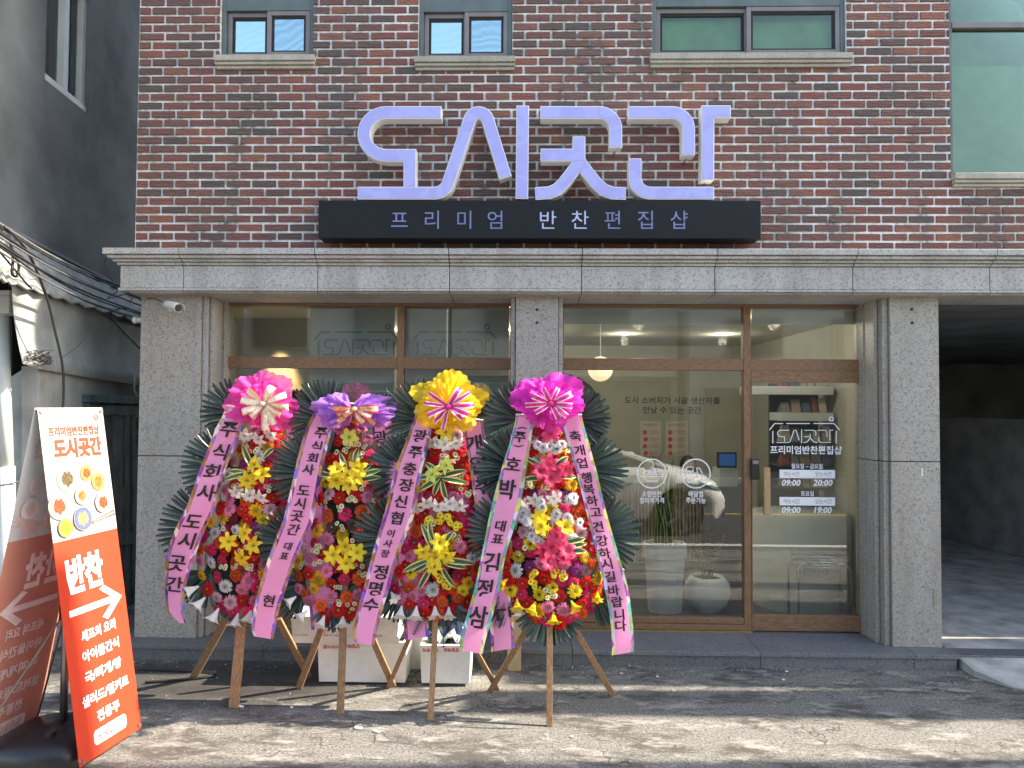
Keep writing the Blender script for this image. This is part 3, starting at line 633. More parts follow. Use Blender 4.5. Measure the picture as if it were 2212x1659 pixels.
# ------------------------------------------------------------------ shop interior
XI0, XI1, YI, ZI = -2.75, 3.00, 4.2, 2.72
c = MB(); c.box(XI0, XI1, .40, YI, ZS - .06, ZS - .002); obj('shop_floor', c, M['int_floor'], B)
c = MB(); c.box(XI0, XI1, .46, YI, ZI, ZI + .05); obj('shop_ceiling', c, M['int_ceiling'], B)
c = MB(); c.box(XI0, XI1, YI, YI + .1, ZS, ZI); c.box(XI0 - .06, XI0, .46, YI, ZS, ZI); c.box(XI1 + .001, XI1 + .06, .47, YI, ZS, ZI); obj('shop_wall', c, M['int_wall'], B)
c = MB(); c.box(XL + .02, XR, 4.4, 4.5, 0, 3.2); c.box(XL + .02, XL + .10, .6, 4.4, 0, ZC); obj('rear_wall', c, M['concrete_dark'], B)
# left bay: side display wall, roller blinds with the shop's logo
a = U(474, 1320, 1.3); b_ = U(690, 650, 1.3)
c = MB(); c.box(a.x - .2, b_.x, 1.3, 1.36, ZS, ZI); obj('textured_partition', c, M['int_wall'], B)
Yb = .52
for (x0, x1, cx) in ((668, 853, 768), (868, 1100, 982)):
    c = MB(); PB(c, x0, x1, 664, 860, Yb, Yb + .003); bl = obj('roller_blind', c, M['blind'], B)
    c = MB(); house_logo(c, cx + 2, 733, .060, Yb, .001, w=44); dtext(c, '프리미엄반찬편집샵', 0, cx, 776, 13, wtext('프리미엄반찬편집샵', 0, 150, 13), Yb)
    obj('blind_logo', c, M['grey_print'], bl)
    c = MB()
    for yy in (827, 845):
        a = U(x0 + 6, yy, Yb); b2 = U(x1 - 6, yy, Yb); c.box(a.x, b2.x, Yb - .004, Yb - .001, a.z, a.z + .006)
    obj('blind_rod', c, M['white_print'], bl)
    c = MB(); PB(c, x0, x1, 860, 1330, Yb + .10, Yb + .11); obj('display_panel', c, M['blind_cool'], B)
for (x0, x1) in ((1218, 1603), (1624, 1856)):
    c = MB(); PB(c, x0, x1, 664, 700, Yb, Yb + .004); a = U(x0, 668, Yb); b2 = U(x1, 668, Yb); c.tube([(a.x, Yb + .01, a.z), (b2.x, Yb + .01, b2.z)], .022, 10); obj('roller_blind', c, M['int_white'], B)
sl2 = bpy.data.lights.new('wall_spot', 'SPOT'); sl2.energy = 45; sl2.spot_size = R(46); sl2.spot_blend = .7; sl2.color = (1, .68, .32); sl2.shadow_soft_size = .03
p = U(593, 655, 1.12); o = bpy.data.objects.new('wall_spot', sl2); COL.objects.link(o); o.location = (p.x, 1.10, min(p.z, ZI - .06)); o.rotation_euler = (R(14), 0, 0)
DLN = ['at the far left', 'left of the middle pillar', 'right of the globe lamp, added near the glass to brighten planters', 'above the door, added near the glass to brighten planters', 'right of the globe lamp, deeper in the room', 'above the door, deeper in the room']
for i, (x, y) in enumerate([(-1.6, 2.2), (-.2, 2.2), (1.0, .95), (2.2, .95), (1.1, 2.6), (2.2, 2.6)]):  # front pair added near the glass to brighten the planters
    L_ = empty('ceiling_downlight', (x, y, ZI), 'small round recessed ceiling downlight ' + DLN[i], 'downlight', 'downlights in the shop ceiling')
    c = MB(); c.lathe([(.05, 0), (.05, -.012), (.04, -.012)], (x, y, ZI), 16); obj('trim_ring', c, M['int_white'], L_, smooth=True)
    c = MB(); c.lathe([(.0001, -.006), (.04, -.006)], (x, y, ZI), 16); obj('lamp', c, M['downlight'], L_)
    al = bpy.data.lights.new('downlight', 'POINT'); al.energy = 9 if x < 0 else (3.2 if y < 1 else 1.8); al.color = (1, .96, .88); al.shadow_soft_size = .05; ao = bpy.data.objects.new('downlight', al); COL.objects.link(ao); ao.location = (x, y, ZI - .08)
p = U(1297, 797, 1.5); gl = empty('pendant_lamp', (p.x, 1.5, ZI), 'round glowing globe pendant lamp hanging inside the shop window', 'lamp')
c = MB(); rr_ = 27 / 1533 * 6.88; c.lathe([(rr_ * math.sin(math.pi * i / 12) + 1e-4, -rr_ * math.cos(math.pi * i / 12)) for i in range(13)], (p.x, 1.5, p.z), 28); obj('globe', c, M['globe'], gl, smooth=True)
c = MB(); c.tube([(p.x, 1.5, p.z + rr_), (p.x, 1.5, ZI)], .004); c.lathe([(.05, 0), (.05, -.02), (1e-4, -.02)], (p.x, 1.5, ZI), 16); obj('cord', c, M['int_white'], gl)
# arch opening in dark at the left of the right bay (a round dark doorway in the back wall)
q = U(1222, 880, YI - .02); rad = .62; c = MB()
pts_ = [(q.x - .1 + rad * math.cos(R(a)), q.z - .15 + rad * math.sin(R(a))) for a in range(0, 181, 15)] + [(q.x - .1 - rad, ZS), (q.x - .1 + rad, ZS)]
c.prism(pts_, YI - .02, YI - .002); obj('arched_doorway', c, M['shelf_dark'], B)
c = MB(); dtext(c, '도시 소비자가 시골 생산자를', .012, 1452, 865, 15, wtext('도시 소비자가 시골 생산자를', .012, 204, 15), YI - .004); dtext(c, '만날 수 있는 곳간', .012, 1452, 886, 15, wtext('만날 수 있는 곳간', .012, 124, 15), YI - .004)
obj('wall_lettering', c, M['dark_print'], B)
def poster(x0, x1, y0_, y1_, title, dots, label):
    t_ = empty('wall_poster', U((x0 + x1) / 2, y1_, YI - .02), label, 'poster'); Y = YI - .012
    c = MB(); PB(c, x0, x1, y0_, y1_, Y, Y + .006); obj('sheet', c, M['blind'], t_)
    c = MB(); 
    if title: dtext(c, title, .01, (x0 + x1) / 2, y0_ + 8, 7, wtext(title, .01, (x1 - x0) * .7, 7), Y)
    for i in range(4):
        yy = y0_ + 24 + i * 15; q = U(x0 + 10 + (i % 2) * 2 * dots, yy, Y); rr2 = 5 / 1533 * cam_dist(Y); c.tube([(q.x, Y - .003, q.z), (q.x, Y, q.z)], rr2, 10)
        for k in range(2): PB(c, x0 + 20, x1 - 6, yy - 3 + k * 4, yy - 2 + k * 4, Y - .002, Y)
    obj('print', c, M['red_print'], t_)
poster(1383, 1428, 910, 985, '확인해주세요!', 1, 'notice poster with red heading on the shop back wall, left of the other poster')
poster(1438, 1487, 910, 985, '반찬유통기한', 0, 'poster listing side dishes with red pictures on the shop back wall')
# counter, POS and person
cz = 1.02; c = MB(); a = U(1330, 1100, 2.9); b_ = U(1612, 1100, 2.9)
c.box(a.x, b_.x, 2.9, 3.5, cz, cz + .05); cnt = link('service_counter', mesh('service_counter', c, M['int_white'])); tag(cnt, 'white topped service counter with ribbed beige front inside the shop', 'counter')
c = MB(); x = a.x + .03
while x < b_.x - .05: c.tube([(x, 2.95, ZS), (x, 2.95, cz - .001)], .019, 6); x += .04
c.box(a.x + .02, b_.x - .02, 2.96, 3.45, ZS, cz - .001); obj('ribbed_front', c, M['ribbed_beige'], cnt)
pos = empty('pos_terminal', U(1570, 1045, 2.4), 'point of sale terminal with blue screen on a black stand', 'terminal'); Yp = 2.4
c = MB(); PB(c, 1549, 1592, 977, 1011, Yp, Yp + .03); obj('monitor', c, M['plastic_black'], pos, bevel=.008)
c = MB(); PB(c, 1554, 1588, 981, 1006, Yp - .003, Yp); obj('screen', c, M['screen'], pos)
c = MB(); PB(c, 1553, 1594, 1013, 1052, Yp + .02, Yp + .3); obj('printer_body', c, M['int_white'], pos, bevel=.01)
c = MB(); q = U(1572, 1052, Yp); c.box(q.x - .18, q.x + .18, Yp, Yp + .4, ZS, q.z - .002); obj('stand', c, M['shelf_dark'], pos)
def person():
    q = U(1487, 1008, 3.75); x, zt = q.x, q.z + .10
    P_ = [(x, 3.75, zt - .75), (x, 3.75, zt - .5), (x, 3.75, zt - .30), (x, 3.74, zt - .22), (x, 3.73, zt - .08), (x - .17, 3.75, zt - .32), (x - .22, 3.70, zt - .58), (x - .12, 3.52, zt - .68), (x + .17, 3.75, zt - .32), (x + .22, 3.70, zt - .58), (x + .12, 3.52, zt - .68), (x - .07, 3.75, ZS + .8), (x - .08, 3.72, ZS + .45), (x - .08, 3.75, ZS + .06), (x + .07, 3.75, ZS + .8), (x + .08, 3.72, ZS + .45), (x + .08, 3.75, ZS + .06), (x - .08, 3.66, ZS + .03), (x + .08, 3.66, ZS + .03)]
    E_ = [(0, 1), (1, 2), (2, 3), (3, 4), (2, 5), (5, 6), (6, 7), (2, 8), (8, 9), (9, 10), (0, 11), (11, 12), (12, 13), (0, 14), (14, 15), (15, 16), (13, 17), (16, 18)]
    rd = [.13, .12, .12, .05, .085, .06, .042, .03, .06, .042, .03, .09, .06, .04, .09, .06, .04, .035, .035]
    me = bpy.data.meshes.new('person'); me.from_pydata([Vector(v) for v in P_], E_, []); me.materials.append(M['cloth_dark'])
    o = link('person', me); sk = o.modifiers.new('skin', 'SKIN'); sv = me.skin_vertices[0].data
    for i, r_ in enumerate(rd): sv[i].radius = (r_, r_ * .85)
    sv[0].use_root = True; ss = o.modifiers.new('sub', 'SUBSURF'); ss.levels = 1; ss.render_levels = 2
    tag(o, 'dark haired person in dark clothes standing behind the shop counter', 'person')
    c = MB(); c.lathe([(.092 * math.sin(math.pi * i / 9) + 1e-4, -.115 * math.cos(math.pi * i / 9)) for i in range(10)], (x, 3.735, zt - .09), 16); obj('head', c, M['skin'], o, smooth=True)
    c = MB(); c.lathe([(.103 * math.sin(math.pi * i / 9) + 1e-4, -.115 * math.cos(math.pi * i / 9)) for i in range(3, 10)], (x, 3.76, zt - .07), 16); c.lathe([(.10, -.15), (.108, 0)], (x, 3.775, zt - .07), 16); obj('hair', c, M['hair'], o, smooth=True)
    c = MB(); c.box(x - .05, x + .05, 3.63, 3.65, zt - .17, zt - .10); obj('face_mask', c, M['plastic_black'], o, bevel=.01)
person()
# shelf with packed goods behind the door
Ysf = 1.5; a = U(1690, 1120, Ysf); b_ = U(1800, 826, Ysf)
b_.x = min(b_.x, 2.97); sh = empty('goods_shelf', (a.x, Ysf, ZS), 'dark display shelf stocked with packaged goods behind the glass door', 'shelf')
c = MB(); c.box(a.x, b_.x, Ysf + .35, Ysf + .38, ZS, b_.z); obj('back_panel', c, M['shelf_dark'], sh)
for yy in (848, 905, 955, 1005, 1055, 1115):
    q = U(1745, yy, Ysf); c = MB(); c.box(a.x - (.3 if yy < 880 else 0), b_.x, Ysf, Ysf + .35, q.z - .02, q.z + (.06 if yy < 910 else .0)); obj('shelf_board', c, M['int_white'] if yy in (848, 905, 1115) else M['shelf_dark'], sh)
rr = random.Random(3); gm = [mat('goods_%s' % n_, c_, .5) for n_, c_ in (('tan', (.25, .18, .12)), ('grey', (.16, .16, .16)), ('red', (.22, .05, .04)), ('cream', (.35, .32, .26)), ('blue', (.07, .09, .16)))]
for yy in (848, 905, 955, 1005, 1055):
    x = a.x + .02; q = U(1745, yy, Ysf); kn_ = 0
    while x < b_.x - .07:
        w_ = rr.uniform(.05, .10); h_ = rr.uniform(.09, .16); zb_ = q.z + (.062 if yy < 910 else .002); c = MB()
        c.add([(x, Ysf + .05, zb_), (x + w_, Ysf + .05, zb_), (x + w_, Ysf + .2, zb_), (x, Ysf + .2, zb_), (x + .008, Ysf + .09, zb_ + h_), (x + w_ - .008, Ysf + .09, zb_ + h_), (x + w_ - .008, Ysf + .12, zb_ + h_), (x + .008, Ysf + .12, zb_ + h_)],
              [(3, 2, 1, 0), (4, 5, 6, 7), (0, 1, 5, 4), (1, 2, 6, 5), (2, 3, 7, 6), (3, 0, 4, 7)])
        gx = rr.choice(gm); g_ = link('packaged_goods', mesh('packaged_goods', c, gx)); kn_ += 1; tag(g_, gx.name.split('_')[1] + ' pouch, ' + ['leftmost', 'second', 'third', 'fourth', 'fifth', 'sixth', 'seventh', 'eighth', 'ninth'][kn_ - 1] + ' from the left on the ' + {848: 'topmost', 905: 'second', 955: 'middle', 1005: 'fourth', 1055: 'lowest'}[yy] + ' shelf behind the glass door', 'package', 'packaged goods on the display shelf'); x += w_ + .012
# curved white counter end and wire basket stand near the door
q = U(1775, 1315, 1.75); c = MB(); zc2 = UZ(1116, .85) - ZS; c.lathe([(.0001, zc2), (.43, zc2), (.43, 0)], (UX(1748, 1.0), 1.24, ZS), 40); cc = link('curved_counter', mesh('curved_counter', c, M['blind_cool'], True)); tag(cc, 'round ended white counter standing behind the glass door', 'counter')
ba = U(1725, 1330, .52); bb_ = U(1842, 1330, .52); Yk = .52; bs_ = empty('basket_stand', ((ba.x + bb_.x) / 2, Yk, ZS), 'chrome stand holding stacked wire shopping baskets inside the door', 'stand')
zt_ = UZ(1212, Yk)
for s_ in (0, 1):
    yy = Yk + s_ * .22; c = MB()
    c.tube([(ba.x, yy, ZS), (ba.x, yy, zt_ - .03), (ba.x + .03, yy, zt_)] + [(ba.x + .10, yy, zt_ + .004)], .010, 8); c.tube([(bb_.x, yy, ZS), (bb_.x - .01, yy, zt_ - .05), (bb_.x - .06, yy, zt_), (bb_.x - .12, yy, zt_ + .004)], .010, 8); obj('leg', c, M['chrome'], bs_, smooth=True)
for k in range(5):
    z_ = zt_ - .03 + k * .022; c = MB(); x0, x1 = ba.x + .015, bb_.x - .03
    c.tube([(x0, Yk, z_), (x1, Yk, z_), (x1, Yk + .21, z_), (x0, Yk + .21, z_), (x0, Yk, z_)], .004, 5)
    for j in range(1, 14): x_ = x0 + (x1 - x0) * j / 14; c.tube([(x_, Yk, z_), (x_ + (.02 if j < 7 else -.02), Yk + .02, z_ - .10)], .0016, 4)
    bk = link('wire_basket', mesh('wire_basket', c, M['chrome'])); tag(bk, ['lowest', 'second lowest', 'middle', 'second highest', 'topmost'][k] + ' wire shopping basket of the stack on the chrome stand', 'basket', 'stacked wire baskets')
# planters
Yq = .78; q = U(1443, 1314, Yq); w0, w1 = 34 / 1533 * cam_dist(Yq), 45 / 1533 * cam_dist(Yq); zt_ = UZ(1176, Yq); zb_ = ZS
def hexring(w, z, cx=q.x, cy=Yq + .15): return [(cx + w * sx_, cy + .8 * w * sy_, z) for sx_, sy_ in ((-1, -.5), (-.45, -1), (.45, -1), (1, -.5), (1, .5), (.45, 1), (-.45, 1), (-1, .5))]
def ringstack(mb, rings):
    n = len(rings[0]); vs = [p for r_ in rings for p in r_]; fs = []
    for i in range(len(rings) - 1):
        for k in range(n): fs.append((i * n + k, i * n + (k + 1) % n, (i + 1) * n + (k + 1) % n, (i + 1) * n + k))
    return mb.add(vs, fs + [tuple(range(n - 1, -1, -1))])
zr = zt_ - .13
c = MB(); ringstack(c, [hexring(w0, zb_), hexring(w1 * .90, zr), hexring(w1, zr + .002), hexring(w1, zt_), hexring(w1 * .9, zt_), hexring(w1 * .88, zt_ - .03)])
pl = empty('potted_snake_plant', (q.x, Yq + .15, ZS), 'snake plant with upright striped leaves in a tall white faceted planter', 'plant'); obj('planter', c, M['pot_white'], pl, bevel=.004)
c = MB(); vs = hexring(w1 * .88, zt_ - .03); c.add(vs, [tuple(range(8))]); obj('soil', c, M['soil'], pl)
rr = random.Random(5)
for k in range(16):
    x_, y_ = q.x + rr.uniform(-.09, .09), Yq + .15 + rr.uniform(-.07, .07); h_ = rr.uniform(.35, .85); lx, ly = rr.uniform(-.16, .16) * h_ * 1.3, rr.uniform(-.12, .12); wd = rr.uniform(.018, .03); a_ = rr.uniform(-.6, .6)
    c = MB(); vs = []; n = 8; fs = []
    for i in range(n + 1):
        u_ = i / n; w_ = wd * (1 - u_ ** 3) * (.75 + .5 * math.sin(u_ * 2.4)) + .001; tw = a_ + u_ * .8; cx_, cy_, cz_ = x_ + lx * u_ * u_, y_ + ly * u_ * u_, zt_ - .03 + h_ * u_
        for s_ in (-1, -.62, .62, 1): vs.append((cx_ + s_ * w_ * math.cos(tw), cy_ + s_ * w_ * math.sin(tw), cz_))
    for i in range(n):
        for j in range(3): fs.append((i * 4 + j, i * 4 + j + 1, i * 4 + j + 5, i * 4 + j + 4))
    c.add(vs, fs); c.m = [1 if j != 1 else 0 for i in range(n) for j in range(3)]; obj('leaf', c, [M['var_green'], M['var_cream']], pl)
q2 = U(1540, 1314, Yq + .02); rb = 50 / 1533 * cam_dist(Yq + .2); c = MB(); zc_ = ZS + rb * .82
c.lathe([(rb * .55, 0), (rb * .85, .06), (rb, rb * .75), (rb * .92, rb * 1.15), (rb * .68, rb * 1.42), (rb * .62, rb * 1.42), (rb * .62, rb * 1.3)], (q2.x, Yq + .22, ZS), 32)
zp = empty('potted_zz_plant', (q2.x, Yq + .22, ZS), 'leafy green plant in a round glossy white pot', 'plant'); obj('pot', c, M['pot_white'], zp, smooth=True)
c = MB(); c.lathe([(.0001, rb * 1.3), (rb * .62, rb * 1.3)], (q2.x, Yq + .22, ZS), 24); obj('soil', c, M['soil'], zp)
for k in range(11):
    c = MB(); a_ = rr.uniform(0, 6.28); d_ = rr.uniform(.02, .05); x_, y_, z_ = q2.x + d_ * math.cos(a_), Yq + .22 + d_ * math.sin(a_), ZS + rb * 1.3; ln = rr.uniform(.22, .36); ox, oy = math.cos(a_) * .10, math.sin(a_) * .08
    pp = [(x_ + ox * (i / 6) ** 1.5, y_ + oy * (i / 6) ** 1.5, z_ + ln * i / 6) for i in range(7)]; c.tube(pp, [.006 - .0007 * i for i in range(7)], 5)
    for i in range(2, 7):
        for s_ in (-1, 1):
            b0 = Vector(pp[i]); d1 = Vector((math.cos(a_ + s_ * 1.3) * .045, math.sin(a_ + s_ * 1.3) * .045, .03)); n1_ = Vector((0, 0, 1)).cross(d1).normalized() * .012
            c.add([b0, b0 + d1 * .5 + n1_, b0 + d1, b0 + d1 * .5 - n1_], [(0, 1, 2, 3)])
    obj('frond', c, M['zz_green'], zp)

# ------------------------------------------------------------------ congratulation wreaths
rnd = random.Random(11)
def petal_ring(mb, n, r0_, r1_, w, z0, zm, z1, rot=0, jit=.04, notch=True):
    for k in range(n):
        a = 2 * math.pi * k / n + rot + rnd.uniform(-jit, jit) * 2; rr_ = r1_ * rnd.uniform(.93, 1.03); dz = rnd.uniform(-.03, .03)
        ca, sa = math.cos(a), math.sin(a); P = lambda r_, s_, z: (r_ * ca - s_ * sa, r_ * sa + s_ * ca, z)
        rm = r0_ + (rr_ - r0_) * .6
        vs = [P(r0_, -w * .35, z0), P(r0_, w * .35, z0), P(rm, -w * .5, zm + dz), P(rm, 0, zm + dz - .025), P(rm, w * .5, zm + dz), P(rr_ * .96, -w * .32, z1 + dz), P(rr_, 0, z1 + dz - .02), P(rr_ * .96, w * .32, z1 + dz)]
        mb.add(vs, [(0, 1, 3), (0, 3, 2), (1, 4, 3), (2, 3, 6, 5), (3, 4, 7, 6)])
def gerbera(k):
    mb = MB(); petal_ring(mb, 19, .12, 1.0, .245, .06, .14, .0, k, .06); petal_ring(mb, 17, .12,   .80, .22, .12, .26, .16, k + .15, .06); petal_ring(mb, 14, .10, .46, .14, .18, .30, .24, k * 2)
    return mb
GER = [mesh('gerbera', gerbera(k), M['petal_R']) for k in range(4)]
def dome(r_, h, n=10):
    mb = MB(); mb.lathe([(r_, 0), (r_ * .8, h * .7), (r_ * .35, h), (.0001, h * .8)], (0, 0, 0), n); return mb
cmb = dome(.20, .10); cmb.v = [(x, y, z + .17) for x, y, z in cmb.v]; GC = mesh('flower_center', cmb, M['center_green'], True); 
def lily(k, n=6, L_=1.0, trumpet=False):
    mb = MB()
    for i in range(n):
        a = 2 * math.pi * i / n + k; ca, sa = math.cos(a), math.sin(a); wd = .30 if i % 2 else .23
        if trumpet: prof = [(.05, 0, .06), (.13, .35, .12), (.26, .72, .22), (.50, .98, .24), (.74, 1.02, .02)]
        else: prof = [(.03, 0, .05), (.22, .22, .17), (.52, .36, wd), (.82, .30, wd * .7), (1.02, .12, .02)]
        jz = rnd.uniform(-.06, .06); vs = []
        for j, (r_, z, w) in enumerate(prof):
            z += jz * j / 4
            vs += [(r_ * ca - s_ * w * sa, r_ * sa + s_ * w * ca, z + (.035 * abs(s_))) for s_ in (-1, 0, 1)]
        fs = []
        for j in range(4):
            for q_ in range(2): fs.append((j * 3 + q_, j * 3 + q_ + 1, j * 3 + q_ + 4, j * 3 + q_ + 3))
        mb.add(vs, fs)
    return mb
LIL = [mesh('lily', lily(k), M['lily_yellow'], True) for k in range(3)]; TRU = [mesh('lily', lily(k, trumpet=True), M['lily_white'], True) for k in range(3)]
smb = MB()
for i in range(6): a = i * 1.05; smb.tube([(0, 0, .1), (.12 * math.cos(a), .12 * math.sin(a), .42)], .014, 4)
STA = mesh('stamens', smb, M['anther'])
def daisy(n=12, k=0): mb = MB(); petal_ring(mb, n, .15, 1, .42, .05, .12, .06, k); return mb
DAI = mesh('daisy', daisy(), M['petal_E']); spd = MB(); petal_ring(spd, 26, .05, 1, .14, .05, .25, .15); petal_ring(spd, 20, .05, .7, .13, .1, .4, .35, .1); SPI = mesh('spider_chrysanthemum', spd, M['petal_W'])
def leaflet(k):
    mb = MB(); n = 7; vs = []; cv = rnd.uniform(-.03, .06)
    for i in range(n + 1):
        u_ = i / n; w = [.15, .40, .70, .90, 1.0, 1.0, .95, .50][i] * .054; z = cv * u_ * u_
        vs += [(u_, -w, z + w * 1.1), (u_, 0, z), (u_, w, z + w * 1.1)]
    fs = []
    for i in range(n):
        for j in range(2): fs.append((i * 3 + j, i * 3 + j + 1, i * 3 + j + 4, i * 3 + j + 3))
    mb.add(vs, fs); return mb
LEF = [mesh('leaflet', leaflet(k), M['palm'], True) for k in range(5)]
def varleaf(k):
    mb = MB(); n = 7; vs = []; fs = []
    for i in range(n + 1):
        u_ = i / n; w = .085 * (math.sin(math.pi * (.10 + .9 * u_)) ** .7 if i < n else 0) + .001; z = .22 * math.sin(u_ * 1.9) - .16 * u_ * u_
        vs += [(u_, -w, z + w * .4), (u_, -w * .6, z), (u_, w * .6, z), (u_, w, z + w * .4)]
    for i in range(n):
        for j in range(3): fs.append((i * 4 + j, i * 4 + j + 1, i * 4 + j + 5, i * 4 + j + 4))
    mb.add(vs, fs); mb.m = [0 if j == 1 else 1 for i in range(n) for j in range(3)]; return mb
VAR = [mesh('striped_leaf', varleaf(k), [M['var_green'], M['var_cream']], True) for k in range(2)]
def put(name, me, parent, Mw, m=None, PM=None):
    o = link(name, me, parent, Mw, PM)
    if m is not None: o.material_slots[0].link = 'OBJECT'; o.material_slots[0].material = m
    return o
def facing(p, nrm, s, spin=0):
    return Matrix.Translation(p) @ Vector(nrm).normalized().to_track_quat('Z', 'Y').to_matrix().to_4x4() @ Matrix.Rotation(spin, 4, 'Z') @ Matrix.Diagonal((s, s, s, 1))
# crop coordinate frames -> 2212 px
def CR(ox, oy, sc): return lambda c: ((ox + c[0] * sc) / 1.8228, (oy + c[1] * sc) / 1.8228)
A_, B_ = CR(600, 1450, .3316), CR(600, 2000, .3316)
C_, D_ = CR(1000, 1450, .36171), CR(1000, 2000, .36171)
G_, H_, I_ = CR(1600, 1450, .45208), CR(1400, 1900, .42208), CR(1800, 1900, .42199)
WR = {}
WR[1] = dict(yf=-.89, label='leftmost flower wreath with pink tissue bow and cream ribbon bow', top=(575, 925), bot=(512, 1318), prof=[(925, 545, 605), (1000, 512, 632), (1060, 490, 640), (1150, 458, 640), (1250, 428, 632), (1300, 452, 610), (1325, 490, 570)],
  g=[(A_, 'P1215,740 R1380,720 R1530,790 Y1370,930 R1520,970 R1050,950 Y1070,1050 W1275,1050 M1425,1075 P965,1100 V1090,1130 R1360,1150 W905,1270 O960,1370 P865,1450 K990,1430 R1440,1540 R820,1640 R1180,940 O1130,1230'),
     (B_, 'R800,30 P920,20 R1070,20 Y1230,30 L1400,20 R1550,30 Y700,160 Y845,120 D965,150 R1130,130 K1315,145 R1480,140 M620,330 W750,300 W990,260 V1210,230 P1340,270 O575,480 M700,500 R860,520 P570,630 W705,650 M830,640 Y590,800 M770,820 O990,800 M1220,780 R1210,620 R660,960 W870,930 P1065,970 M1250,940 L770,1060 L930,1120 R1060,1100 P1220,1100')],
  l=[(A_, 'y1230,1150 y1310,1270 y1130,1330'), (B_, 'y910,400 y1120,300 y1080,580 y1220,450')], w=[(A_, '1100,810 1275,850 1420,800 1010,1480 1160,1520 1310,1540')],
  s=[(A_, 'E1170,960 E1240,970 E1180,1440 E1370,1440 E1010,1390'), (B_, 'E1070,470 E1260,330 E860,240 E850,720 E960,710 E1130,740 E1130,670')],
  v=[(A_, '1190,1190,1070,890 1190,1240,850,1330 1150,1250,900,1220 1330,1050,1450,950 1100,1430,1060,1560')], t=[(B_, 'W555,930,400,1000 W630,1060,510,1180 W790,1190,700,1340 W1020,1250,975,1400 W1180,1200,1120,1350')],
  rl=[(489, 524.7 + 4, 880), (467, 520, 925), (434, 488, 1010), (404, 464, 1097), (377, 438, 1152), (359, 418, 1206), (357, 398, 1279), (362, 395, 1325), (384, 402, 1346)],
  rr=[(606, 650, 905), (628, 676, 977), (645, 700, 1080), (655, 712, 1200), (672, 722, 1357)],
  lt=[('주', 494, 928, 1.3), ('식', 476, 976, 1.3), ('회', 457, 1020, 1.3), ('사', 446, 1064, 1.3), ('도', 417, 1126, 1.25), ('시', 403, 1168, 1.3), ('곳', 382, 1217, 1.3), ('간', 377, 1262, 1.2)],
  rt=[('개', 640, 945, 1.1), ('업', 648, 985, 1.1)], legs=((524, 1320, 505, 1525, .062), (492, 1330, 417, 1465, .05), (604, 1345, 668, 1463, .042)), holo='holo_purple', wood='easel_wood')
WR[2] = dict(yf=-.96, label='second flower wreath from the left with purple tissue wings and red gold bow', top=(768, 915), bot=(732, 1325), prof=[(905, 730, 800), (980, 705, 820), (1050, 690, 832), (1120, 672, 835), (1180, 650, 820), (1260, 630, 806), (1300, 650, 795), (1335, 690, 775)],
  g=[(C_, 'Y1085,540 M1045,620 P1165,650 P940,660 P1235,780 R920,790 R830,990 R960,960 Y1090,950 M1270,960 P1030,1040 M870,1070 O1220,1050 R1300,1090 M1240,1260 L820,1370 R930,1410 R1110,1400 P1235,1400 K800,1230 O800,1590 M990,1580 O1180,1560 O1100,830 R1140,860'),
     (D_, 'O800,100 M990,70 O1180,60 M655,180 Y695,240 B850,210 B1075,190 Y960,290 P810,335 M665,380 L525,410 R745,500 P615,570 Y480,580 O480,740 R600,715 P795,690 M880,630 M985,780 O1140,770 R845,830 Y655,880 O545,930 P600,1010 P845,960 P490,880 O725,1060 R920,1110 O1010,980 O1130,1070 P1130,940 R1160,590')],
  l=[(C_, 'g1050,750 y910,1110 y1130,1080 y1030,1170 y900,1220 y1060,1280 y1100,1190'), (D_, 'y860,510 y1000,410 y1000,600 y1120,490')], w=[],
  s=[(C_, 'E1010,870 E1100,850 E1210,870 E880,885 E760,1480 E920,1520 E1040,1430 E1080,1460 E1340,1450 E1160,1300 E1150,930'), (D_, 'E690,400 E700,440 E660,470 E680,610 E525,620 E1145,620 E1170,700 E920,900 E920,1020 E1050,1070 E940,190 E1100,380')],
  v=[(C_, '1000,1150,930,920 1090,1020,1150,860 1170,1120,1280,1050 1160,1170,1395,1105 1150,1220,1395,1190 880,1180,630,1130')], t=[(D_, 'W460,965,360,1040 W585,1110,490,1200 W770,1170,720,1290 W970,1170,960,1290')],
  rl=[(688, 740, 872), (660, 716, 930), (642, 699, 994), (613, 675, 1125), (585, 642, 1196), (565, 622, 1255), (550, 604, 1310), (543, 594, 1362), (548, 591, 1378)],
  rr=[(785, 836, 880), (801, 850, 918), (816, 870, 994), (840, 895, 1120), (862, 915, 1260), (874, 927, 1379)],
  lt=[('주', 693, 935, .92), ('식', 684, 964, .84), ('회', 675, 990, .84), ('사', 666, 1014, .84), ('도', 656, 1059, .92), ('시', 648, 1087, .88), ('곳', 641, 1115, .92), ('간', 634, 1144, .88), ('대', 622, 1180, .62), ('표', 614, 1201, .62), ('현', 580, 1298, .92)],
  rt=[('광', 822, 944, 1.0), ('주', 833, 976, 1.0)], legs=((742, 1335, 735, 1537, .044), (694, 1360, 645, 1487, .042), (800, 1370, 850, 1483, .042)), holo='holo_purple', wood='easel_wood')
